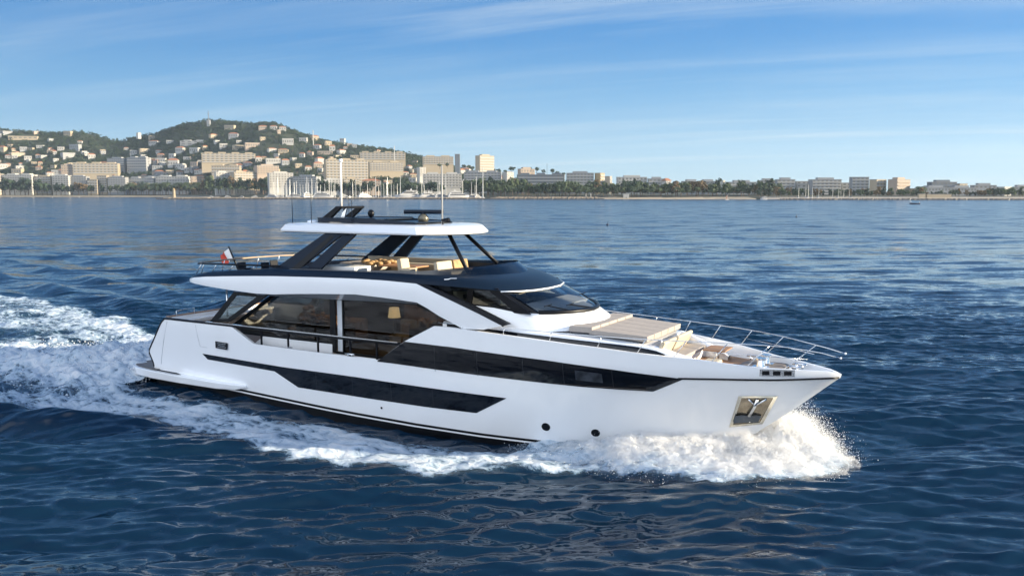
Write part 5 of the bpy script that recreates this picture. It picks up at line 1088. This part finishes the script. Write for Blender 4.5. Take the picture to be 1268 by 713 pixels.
# left beach front
for u, w in ((10, 13), (16, 14), (22, 12), (29, 11), (35, 15), (39, 14), (50, 12), (56, 12), (62, 10), (73, 9), (79, 10), (84, 8), (93, 8), (101, 11), (107, 10), (116, 9), (130, 8), (140, 8), (149, 9), (157, 8), (164, 10), (171, 11), (178, 10), (187, 10), (193, 11), (201, 9), (209, 10), (217, 9), (225, 10), (233, 10), (241, 11), (249, 10)):
    add_tree(u, 240.2, w * 1.35, 1950, 'broad', rt_.choice((0, 3, 4, 7, 1, 5, 2)))
for u in range(160, 262, 4): add_tree(u + rt_.uniform(-1, 1), 240.5, rt_.uniform(12, 17), 1925, 'palm', rt_.randrange(3))
for u in range(256, 340, 5): add_tree(u + rt_.uniform(-2, 2), 238 + rt_.uniform(-1, 1), rt_.uniform(12, 20), 1700, 'broad', rt_.randrange(8))
for u in range(258, 335, 6): add_tree(u, 240.5, rt_.uniform(9, 12), 1640, 'palm', rt_.randrange(3))
# behind the marina and along the mid shore
for u in (399, 404, 410, 416, 425, 431, 437, 444, 452, 460, 470, 476, 484, 492, 500, 508, 515, 530, 537, 545): add_tree(u, 241, rt_.uniform(12, 17), 1485, 'broad', rt_.choice((0, 3, 4, 7)))
for u in list(range(582, 660, 5)) + list(range(584, 660, 7)): add_tree(u + rt_.uniform(-2, 2), 243, rt_.uniform(14, 22), 1330 + rt_.uniform(-20, 60), 'broad', rt_.choice((0, 3, 4, 7, 1, 5)))
for u in range(606, 720, 5): add_tree(u + rt_.uniform(-2, 2), 244, rt_.uniform(12, 19), 1235, 'palm', rt_.randrange(3))
for u in range(655, 965, 4): add_tree(u + rt_.uniform(-2, 2), 243 + rt_.uniform(-.6, .4), rt_.uniform(12, 20) * (1 if u < 900 else .95), 1215 + rt_.uniform(0, 80) - (u - 655) * .12, 'broad', rt_.randrange(8))
for u in range(700, 870, 9): add_tree(u + rt_.uniform(-3, 3), 243.5, rt_.uniform(11, 15), 1195 - (u - 700) * .1, 'palm', rt_.randrange(3))
for u in (966, 974, 981, 989, 996, 1043, 1048, 1068, 1086, 1101, 1130, 1137, 1215, 1221, 1227, 1236, 1244, 1250): add_tree(u, 244, rt_.uniform(8, 12), 1140, 'broad', rt_.randrange(8))
for u in range(940, 1268, 6): add_tree(u + rt_.uniform(-2.5, 2.5), 244 + rt_.uniform(-.4, .3), rt_.uniform(6, 11), 1128 if u < 1120 else 1112, 'broad', rt_.randrange(8))
for u in (1134, 1137, 1140, 1262): add_tree(u, 244, 15, 1150, 'palm', rt_.randrange(3))
# skyline pines of the nearer ridge ends
for u, v, hp in ((610, 213, 9), (617, 214, 8), (626, 214, 7), (634, 212, 9), (575, 208, 8), (581, 209, 8), (585, 210, 7), (555, 206, 7), (545, 207, 8), (648, 213, 7), (655, 212, 8), (664, 212, 8), (672, 214, 7), (683, 214, 8), (690, 216, 7), (697, 217, 7)): add_tree(u, v + 2, hp, 1900, 'pine', rt_.randrange(4))
bykey = {}
for T in TREES:
    u = T[0]; bl = [(y, l) for (a, b, y, l, r) in big_roots if a - 3 <= u <= b + 3 and y > T[2] - 5 and y < T[2] + 420]
    key = (T[5], FOL and T[6] % 4 if T[5] == 'broad' else 0, min(bl)[1] if bl else ('the open shore left of the marina' if u < 330 else 'the marina quay' if u < 600 else 'the mid shore gap' if u < 960 else 'the right-hand quay'))
    bykey.setdefault(key, []).append(T)
KN = {('broad', 0): 'dark green tree', ('broad', 1): 'olive green tree', ('broad', 2): 'rusty autumn tree', ('broad', 3): 'very dark evergreen tree', ('palm', 0): 'feathery palm', ('pine', 0): 'flat-topped pine'}
for (kind, ci, blab), L_ in bykey.items():
    L_.sort(); short = ' '.join(blab.split()[:9])
    for k, (u, x, y, z, h, _, mk) in enumerate(L_):
        n = len(L_); o_ = '' if n == 1 else ('leftmost ' if k == 0 else 'rightmost ' if k == n - 1 else ['', 'second ', 'third ', 'fourth ', 'fifth ', 'sixth ', 'seventh ', 'eighth ', 'ninth ', 'tenth ', 'eleventh ', 'twelfth '][min(k, 11)])
        lab = f"{o_}{KN[(kind, ci)]} {'by' if blab.startswith('the ') else 'before'} {'' if blab.startswith('the ') else 'the '}{short}"
        nm = {'broad': 'broadleaf_tree', 'palm': 'palm_tree', 'pine': 'pine_tree'}[kind]
        r = empty(nm, (x, y, z), rt_.uniform(0, 6.28)); tag(r, lab, 'tree', {'broad': 'trees along the shore', 'palm': 'palms along the promenade', 'pine': 'pines on the skyline'}[kind])
        if kind == 'palm':
            part('trunk', PTR, r, (0, 0, 0), (h * .5, h * .5, h * .8)); part('crown', PALM[mk], r, (0, 0, h * .8), (h * .36, h * .36, h * .32))
        else:
            me = BROAD[mk] if kind == 'broad' else PINE[mk]; w = h * rt_.uniform(.42, .6)
            part('trunk', TRK[mk % 3], r, (0, 0, 0), (h * .4, h * .4, h * .42)); part('crown', me, r, (0, 0, h * .22), (w, w, h * .62))
# the wood that clothes the hills reads as one mass
rf_ = np.random.default_rng(8); protos = [crown_arrays(300 + k, 7, 11, (.9, .6, 1.1, .75)[k % 4]) for k in range(8)]
def forest(name, N, xr, yr, rad, mat, seed, cond=None, label=None, inland=150):
    r = np.random.default_rng(seed); x = r.uniform(*xr, N); y = r.uniform(*yr, N); z = terr(x, y); ok = (y > shore(x) + inland) & (z > 6)
    dens = .5 + .5 * wob(x, y, 71 + seed, .012); ok &= r.random(N) < np.clip(.45 + dens * .6, .1, 1)
    if cond is not None: ok &= cond(x, y)
    x, y, z = x[ok], y[ok], z[ok]; fp = np.array(footprints); kp = np.ones(len(x), bool)
    for fx_, fy_, fr_ in fp: kp &= ~((np.abs(x - fx_) < fr_ + 2) & (y < fy_ + 8) & (y > fy_ - 9))
    x, y, z = x[kp], y[kp], z[kp]; R_ = r.uniform(*rad, len(x)); pk = r.integers(0, 8, len(x)); Vs_, Fs_, k0 = [], [], 0
    for p in range(8):
        V, Fc = protos[p]; s = np.where(pk == p)[0]
        if not len(s): continue
        a = r.uniform(0, 6.28, len(s)); ca, sa = np.cos(a), np.sin(a); P = np.stack([V[None, :, 0] * ca[:, None] - V[None, :, 1] * sa[:, None], V[None, :, 0] * sa[:, None] + V[None, :, 1] * ca[:, None], np.repeat(V[None, :, 2], len(s), 0)], 2) * R_[s][:, None, None] + np.stack([x[s], y[s], z[s] - R_[s] * .1], 1)[:, None, :]
        Vs_.append(P.reshape(-1, 3)); Fs_.append((Fc[None] + (np.arange(len(s)) * len(V))[:, None, None]).reshape(-1, 4) + k0); k0 += len(s) * len(V)
    o = npmesh(name, np.concatenate(Vs_), np.concatenate(Fs_), mat, smooth=False); tag(o, label, 'woodland', kind='stuff'); return o
forest('hill_woodland', 9500, (-1650, 60), (1750, 2420), (4.5, 8.5), FOL[0], 1, label='dark pine wood covering the slopes of both hills between the villas')
forest('olive_woodland', 4600, (-1650, 120), (1650, 2420), (3.5, 7), FOL[1], 2, label='lighter olive green wood mixed over the hill slopes')
forest('rust_woodland', 700, (-1300, 100), (1700, 2250), (3.0, 6), FOL[2], 3, label='scattered brownish shrubs and trees on the lower slopes', inland=90)
forest('town_greenery', 3600, (-1500, 40), (1560, 2150), (3.0, 6.0), FOL[0], 5, label='garden trees filling the gaps between the buildings of the town', inland=70)
forest('deep_woodland', 6000, (-1650, 60), (2050, 2440), (5, 9), FOL[3], 4, label='deep shaded evergreens along the upper slopes and crests')

# ------------------------------------------------------------------ breakwaters, beacon, beach buildings
ROCK = pm('breakwater_rock', (.20, .165, .12), .95, var=.4, scale=.35, bump=.3, bscale=1.0, detail=8)
ROCKD = pm('wet_rock', (.045, .045, .045), .6, var=.3, scale=.5)
def mole(name, u0, u1, y, top, label, wid=16):
    xs = np.arange(at(u0, 240, y)[0], at(u1, 240, y)[0], 1.6); r = np.random.default_rng(int(u0)); G = []
    for x in xs:
        e = min(1, (x - xs[0]) / 12, (xs[-1] - x) / 12 + .05); t = top * (.35 + .65 * max(e, 0))
        G.append([(x, y - wid * .75 + r.normal(0, .4), -.8), (x, y - wid * .55 + r.normal(0, .6), t * .30 + r.normal(0, .25)), (x, y - wid * .4 + r.normal(0, .6), t * .62 + r.normal(0, .3)), (x, y - wid * .22 + r.normal(0, .4), t * .9 + r.normal(0, .22)), (x, y, t + r.normal(0, .12)), (x, y + wid * .3, t), (x, y + wid * .7, -.8)])
    rt = empty(name, (0, 0, 0)); tag(rt, label, 'breakwater'); m = MB(); m.grid(G); m.build('rocks', ROCK, rt)
    m = MB(); m.grid([[(p[0][0], p[0][1] - .6, -.5), (p[0][0], p[1][1] - .55, 1.7 + .3 * math.sin(p[0][0]))] for p in G]); m.build('wet_foot', ROCKD, rt)
mole('breakwater', 199, 604, 1115, 2.7, 'long rock breakwater in front of the marina')
mole('breakwater', 604, 748, 1112, 3.4, 'rocky sea wall with a pale top along the mid shore', 14)
mole('breakwater', 962, 1140, 1040, 2.0, 'low dark rock wall before the right-hand small harbour', 10)
mole('breakwater', 1128, 1290, 1020, 2.0, 'low quay of rocks at the foot of the convention centre', 10)
x, y, _ = at(218, 243, 1117); r = empty('harbour_beacon', (x, y, 2.6)); tag(r, 'small round stone beacon tower at the left end of the breakwater', 'beacon')
MB().tube([(0, 0, 0), (0, 0, 10)], [1.9, 1.5], 14).build('tower', CREAMW, r); MB().tube([(0, 0, 10), (0, 0, 10.6), (0, 0, 12)], [2.0, 1.0, .8], 14).build('lantern', OCHREW, r)
for u0, u1, vt, lab in ((1134, 1142, 240.3, 'short pale wall left of the sunlit quay wall'), (1144, 1174, 240.6, 'sunlit cream quay wall before the convention centre'), (771, 778, 240.0, 'small white beach hut on the mid shore sand')):
    x0, y, zt = at(u0, vt, 1090 if u1 > 1000 else 1170); x1 = at(u1, vt, y)[0]; r = empty('beach_hut' if u1 < 900 else 'quay_wall', ((x0 + x1) / 2, y, 1.2)); tag(r, lab, 'hut' if u1 < 900 else 'wall')
    part('wall', unit_box(), r, (0, 0, 0), (x1 - x0, 4, zt - 1.2), CREAMW if u1 > 1000 else WHITEW); part('coping', unit_box(), r, (0, 0, zt - 1.2 + .003), (x1 - x0 + .6, 4.6, .3), WHITEW)
    if u1 < 900: part('door', unit_box(), r, (0, -2.02, 0), (1.2, .08, 2.0))
for k, u in enumerate((725, 731)):
    x, y, z = at(u, 243.5, 1165); r = MB().tube([(x, y, 1), (x, y, 8)], [.55, .45], 8).build('gate_post', WHITEW); tag(r, ('left' if k == 0 else 'right') + ' one of two pale posts at the beach entrance', 'post', 'posts at the beach entrance')

# ------------------------------------------------------------------ boats
HULLW = pm('boat_hull_white', (.44, .44, .44), .35, var=.05, scale=1); HULLB = pm('boat_hull_navy', (.02, .03, .06), .35, var=.1, scale=1); SAILC = pm('sail_cover', (.06, .10, .2), .8, var=.2); ALU = pm('mast_alloy', (.48, .48, .46), .4, .3, var=.05)
def boat_hull(L, B, D):
    G = []
    for t in np.linspace(0, 1, 11):
        b = B / 2 * (1 - max(0, (t - .45) / .55) ** 2.2) * (.82 + .18 * min(1, t * 4)); sh = D * (1 + .25 * t * t); x = (t - .5) * L
        G.append([(x, -b, sh), (x + .0, -b * .9, sh * .45), (x - .05 * L * t, -b * .55, -.3), (x - .05 * L * t, b * .55, -.3), (x, b * .9, sh * .45), (x, b, sh)])
    m = MB(); m.grid(G); m.add([g[0] for g in G] + [g[-1] for g in G], [(i, i + 1, 11 + i + 1, 11 + i) for i in range(10)]); m.add(G[0], [tuple(range(6))]); return m
def tmpl(m, mat, **k): o = m.build('t', mat, **k); me = o.data; bpy.data.objects.remove(o); return me
SH_ = tmpl(boat_hull(1, .27, .10), HULLW, smooth=True, auto=40); CAB = tmpl(MB().prism([(-.2, -.07, .1), (.18, -.05, .1), (.10, -.04, .15), (-.2, -.06, .16)], (0, .13, 0)), HULLW)
MST = tmpl(MB().tube([(0, 0, 0), (0, 0, 1)], [.006, .0035], 6), ALU); BOOM = tmpl(MB().tube([(-.33, 0, 0), (0, 0, 0)], .018, 6), SAILC)
MH = tmpl(boat_hull(1, .24, .13), HULLW, smooth=True, auto=40)
BWIN = pm('boat_window', (.012, .014, .02), .2, var=.2)
def decks():
    m = MB(); m.prism([(-.47, -.105, .13), (.36, -.09, .13), (.27, -.08, .20), (-.47, -.10, .20)], (0, .2, 0)); a = tmpl(m, HULLW)
    m = MB(); m.prism([(-.42, -.095, .203), (.23, -.085, .203), (.14, -.075, .265), (-.44, -.09, .265)], (0, .18, 0)); b = tmpl(m, HULLW)
    m = MB(); m.prism([(-.40, -.110, .150), (.31, -.098, .150), (.28, -.094, .186), (-.40, -.108, .186)], (0, .21, 0)); c = tmpl(m, BWIN)
    m = MB(); m.prism([(-.34, -.100, .218), (.19, -.090, .218), (.155, -.086, .252), (-.34, -.098, .252)], (0, .19, 0)); d = tmpl(m, BWIN)
    m = MB(); m.prism([(-.38, -.08, .295), (.08, -.07, .295), (.05, -.07, .318), (-.38, -.08, .318)], (0, .15, 0)); m.prism([(-.30, -.05, .267), (-.22, -.05, .267), (-.20, -.05, .295), (-.26, -.05, .295)], (0, .1, 0)); m.prism([(-.20, -.015, .316), (-.12, -.015, .316), (-.16, -.015, .39), (-.18, -.015, .39)], (0, .03, 0)); e = tmpl(m, HULLW); return a, b, c, d, e
DK = decks(); rb = random.Random(9)
sails = []
for u in (341, 346, 351, 356, 361, 366, 369, 373, 377, 381, 383.5, 388, 392, 395, 398.5, 404, 409, 412, 416, 423, 438, 447, 456, 466, 470, 473, 476.5, 481, 486, 489, 493, 497, 523, 542, 553, 560, 590): sails.append((u, 1170 + rb.uniform(0, 180), rb.uniform(15, 26)))
for _ in range(34): u_ = rb.choice((rb.uniform(336, 420), rb.uniform(440, 500), rb.uniform(515, 592))); sails.append((u_, 1175 + rb.uniform(0, 200), rb.uniform(11, 22)))
sails.append((598, 1145, 37))
for u in (986.5, 996, 998, 1003, 1011, 1029, 1035, 1043, 1050): sails.append((u, 1072, rb.uniform(11, 17)))
sails.sort(); ORD = ['first', 'second', 'third', 'fourth', 'fifth', 'sixth', 'seventh', 'eighth', 'ninth', 'tenth', 'eleventh', 'twelfth', 'thirteenth', 'fourteenth', 'fifteenth', 'sixteenth', 'seventeenth', 'eighteenth', 'nineteenth', 'twentieth'] + ['twenty-' + k for k in ('first', 'second', 'third', 'fourth', 'fifth', 'sixth', 'seventh', 'eighth', 'ninth')] + ['thirtieth'] + ['thirty-' + k for k in ('first', 'second', 'third', 'fourth', 'fifth', 'sixth', 'seventh', 'eighth', 'ninth')] + ['fortieth'] + ['forty-' + k for k in ('first', 'second', 'third', 'fourth', 'fifth', 'sixth', 'seventh', 'eighth', 'ninth')]
cnt = {}
for u, y, mp in sails:
    x = (u - CX) / F * y; L = 11 + mp * .28; zone = 'left marina' if u < 400 else 'middle marina' if u < 505 else 'right marina' if u < 900 else 'small right-hand harbour'; cnt[zone] = cnt.get(zone, 0) + 1
    lab = 'sailing yacht with the tallest white mast near the end of the breakwater' if mp > 30 else f'moored white sailing yacht, {ORD[cnt[zone] - 1]} bare mast from the left in the {zone}'
    r = empty('sailing_yacht', (x, y, 0), rb.uniform(1.2, 1.9) * rb.choice((-1, 1))); tag(r, lab, 'sailboat', 'sailing yachts moored in the harbour')
    part('hull', SH_, r, (0, 0, 0), (L, L, L)); part('cabin', CAB, r, (0, 0, 0), (L, L, L)); hm = mp / F * y
    part('mast', MST, r, (.08 * L, 0, .1 * L), (max(hm, 10) * 3.2, max(hm, 10) * 3.2, hm)); part('boom', BOOM, r, (.08 * L, 0, .1 * L + 2), (L, L, L))
mots = [(505, 30, .3, 'large white three-deck motor yacht, the biggest of those moored behind the breakwater'), (528, 22, .4, 'white motor yacht moored right of the biggest one'), (548, 19, .35, 'white motor yacht with a sloping bow, third along the outer quay'), (568, 27, .3, 'long white motor yacht with a tiered upper deck near the right of the marina'), (583, 12, .5, 'short white motor yacht at the right end of the outer quay'),
        (340, 16, -.2, 'white motor yacht at the left end of the marina'), (349, 10, .2, 'small white cabin cruiser next to the leftmost motor yacht'), (368, 20, .15, 'low white motor yacht beside the left cluster of masts'), (402, 26, .1, 'long white motor yacht below the grey shaded block'), (428, 12, .6, 'white cabin cruiser in front of the dark trees'), (453, 15, .7, 'white sportfishing boat with a high bridge, mid marina'), (442, 9, .2, 'small white cruiser left of the sportfishing boat'), (480, 12, .2, 'low white day cruiser among the right masts'), (383, 11, 1.0, 'white cruiser seen end on between masts'),
        (262, 9, .1, 'small white launch far left inside the breakwater'), (285, 10, .2, 'white launch second from the left inside the breakwater'), (300, 9, -.1, 'white launch third from the left inside the breakwater'), (316, 10, .2, 'white launch fourth from the left inside the breakwater'), (944, 9, .1, 'pale cabin boat alone at the left of the right harbour')]
for k, u_ in enumerate((333, 345, 356, 362, 374, 379, 391, 397, 410, 416, 421, 435, 447, 461, 468, 475, 488, 494, 519, 538, 559, 578, 592)): mots.append((u_, rb.uniform(5, 8.5), rb.uniform(-.3, 1.2), f'small white motorboat, {ORD[k]} from the left of the little ones lying along the breakwater'))
for u, wp, rz, lab in mots:
    y = 1142 + (26 if wp < 13 else 0) if u < 900 else 1075; x = (u - CX) / F * y; L = wp / F * y / math.cos(rz) * .95
    r = empty('motor_cruiser', (x, y, .4), rz if rb.random() < .5 else rz + math.pi); tag(r, lab, 'motor boat', 'motor yachts moored in the harbour'); S3 = (L, L, L * (1.12 if wp > 18 else 1.25))
    part('hull', MH, r, (0, 0, 0), S3)
    for nm, me in zip(('main_deck', 'upper_deck', 'window_band', 'upper_window_band', 'sun_deck_roof'), DK): part(nm, me, r, (0, 0, 0), S3)
# open fishing boat out on the bay, with a person at the motor
x, y, _ = at(1130, 253.5, 640); r = empty('fishing_boat', (x, y, 0), math.pi + .1); tag(r, 'small dark open boat alone on the bay at right, before the convention centre', 'boat')
L = 8.0; part('hull', SH_, r, (0, 0, 0), (L, L, L * 1.1), HULLB); part('outboard', unit_box(), r, (-3.9, 0, .3), (.5, .4, 1.3), HULLW); m = MB(); m.box((-.5, 0, .95), (.9, 1.6, .12)); m.box((1.5, 0, .95), (.9, 1.4, .12)); m.build('thwart', WOOD, r); m = MB(); m.tube([(2.6, 0, 1.0), (3.4, 0, 2.6)], .06, 6); m.build('bow_post', HULLB, r)
# small dinghy with a sail near the mid shore beach
x, y, _ = at(899, 246.8, 1060); r = empty('sailing_dinghy', (x, y, 0), .3); tag(r, 'tiny sailing dinghy with a brown sail close to the beach', 'sailboat'); part('hull', SH_, r, (0, 0, 0), (6, 6, 6)); part('mast', MST, r, (.4, 0, .5), (22, 22, 6.5))
m = MB(); m.prism([(.35, 0, 1.2), (.35, 0, 6.6), (-2.2, 0, 1.4)], (0, .04, 0)); m.build('sail', pm('sail_brown', (.25, .14, .10), .8), r)
# marker buoys
for u, v, y, lab in ((985, 267.5, 300, 'dark marker buoy with a stick, right of the yacht'), (752, 278, 225, 'small dark float on the water above the foredeck'), (68, 244.5, 1500, 'white buoy off the left beach, centre one'), (18, 244.5, 1500, 'white buoy off the left beach, leftmost one'), (101, 244.3, 1500, 'white buoy off the left beach, rightmost one')):
    x = (u - CX) / F * y; r = empty('marker_buoy', (x, y, 0)); tag(r, lab, 'buoy', 'buoys on the bay'); k = 1.0 if y < 600 else 2.0; col = HULLB if y < 600 else HULLW
    MB().ball((0, 0, .12 * k), (.38 * k, .38 * k, .30 * k), 8).build('float', col, r, smooth=True); MB().tube([(0, 0, .2), (.12 * k, 0, 1.25 * k)], [.07 * k, .05 * k], 6).build('stick', col, r)

# ------------------------------------------------------------------ the air over the bay
m = bpy.data.materials.new('haze_air'); m.use_nodes = True; t = m.node_tree; t.nodes.clear(); o_ = t.nodes.new('ShaderNodeOutputMaterial'); pv = t.nodes.new('ShaderNodeVolumePrincipled')
pv.inputs['Color'].default_value = (.72, .87, 1.0, 1); pv.inputs['Density'].default_value = 4.5e-5; pv.inputs['Anisotropy'].default_value = .2; t.links.new(pv.outputs[0], o_.inputs['Volume'])
hz = MB().box((0, 3450, 195), (14400, 7500, 402)).build('haze', m); tag(hz, kind='stuff')
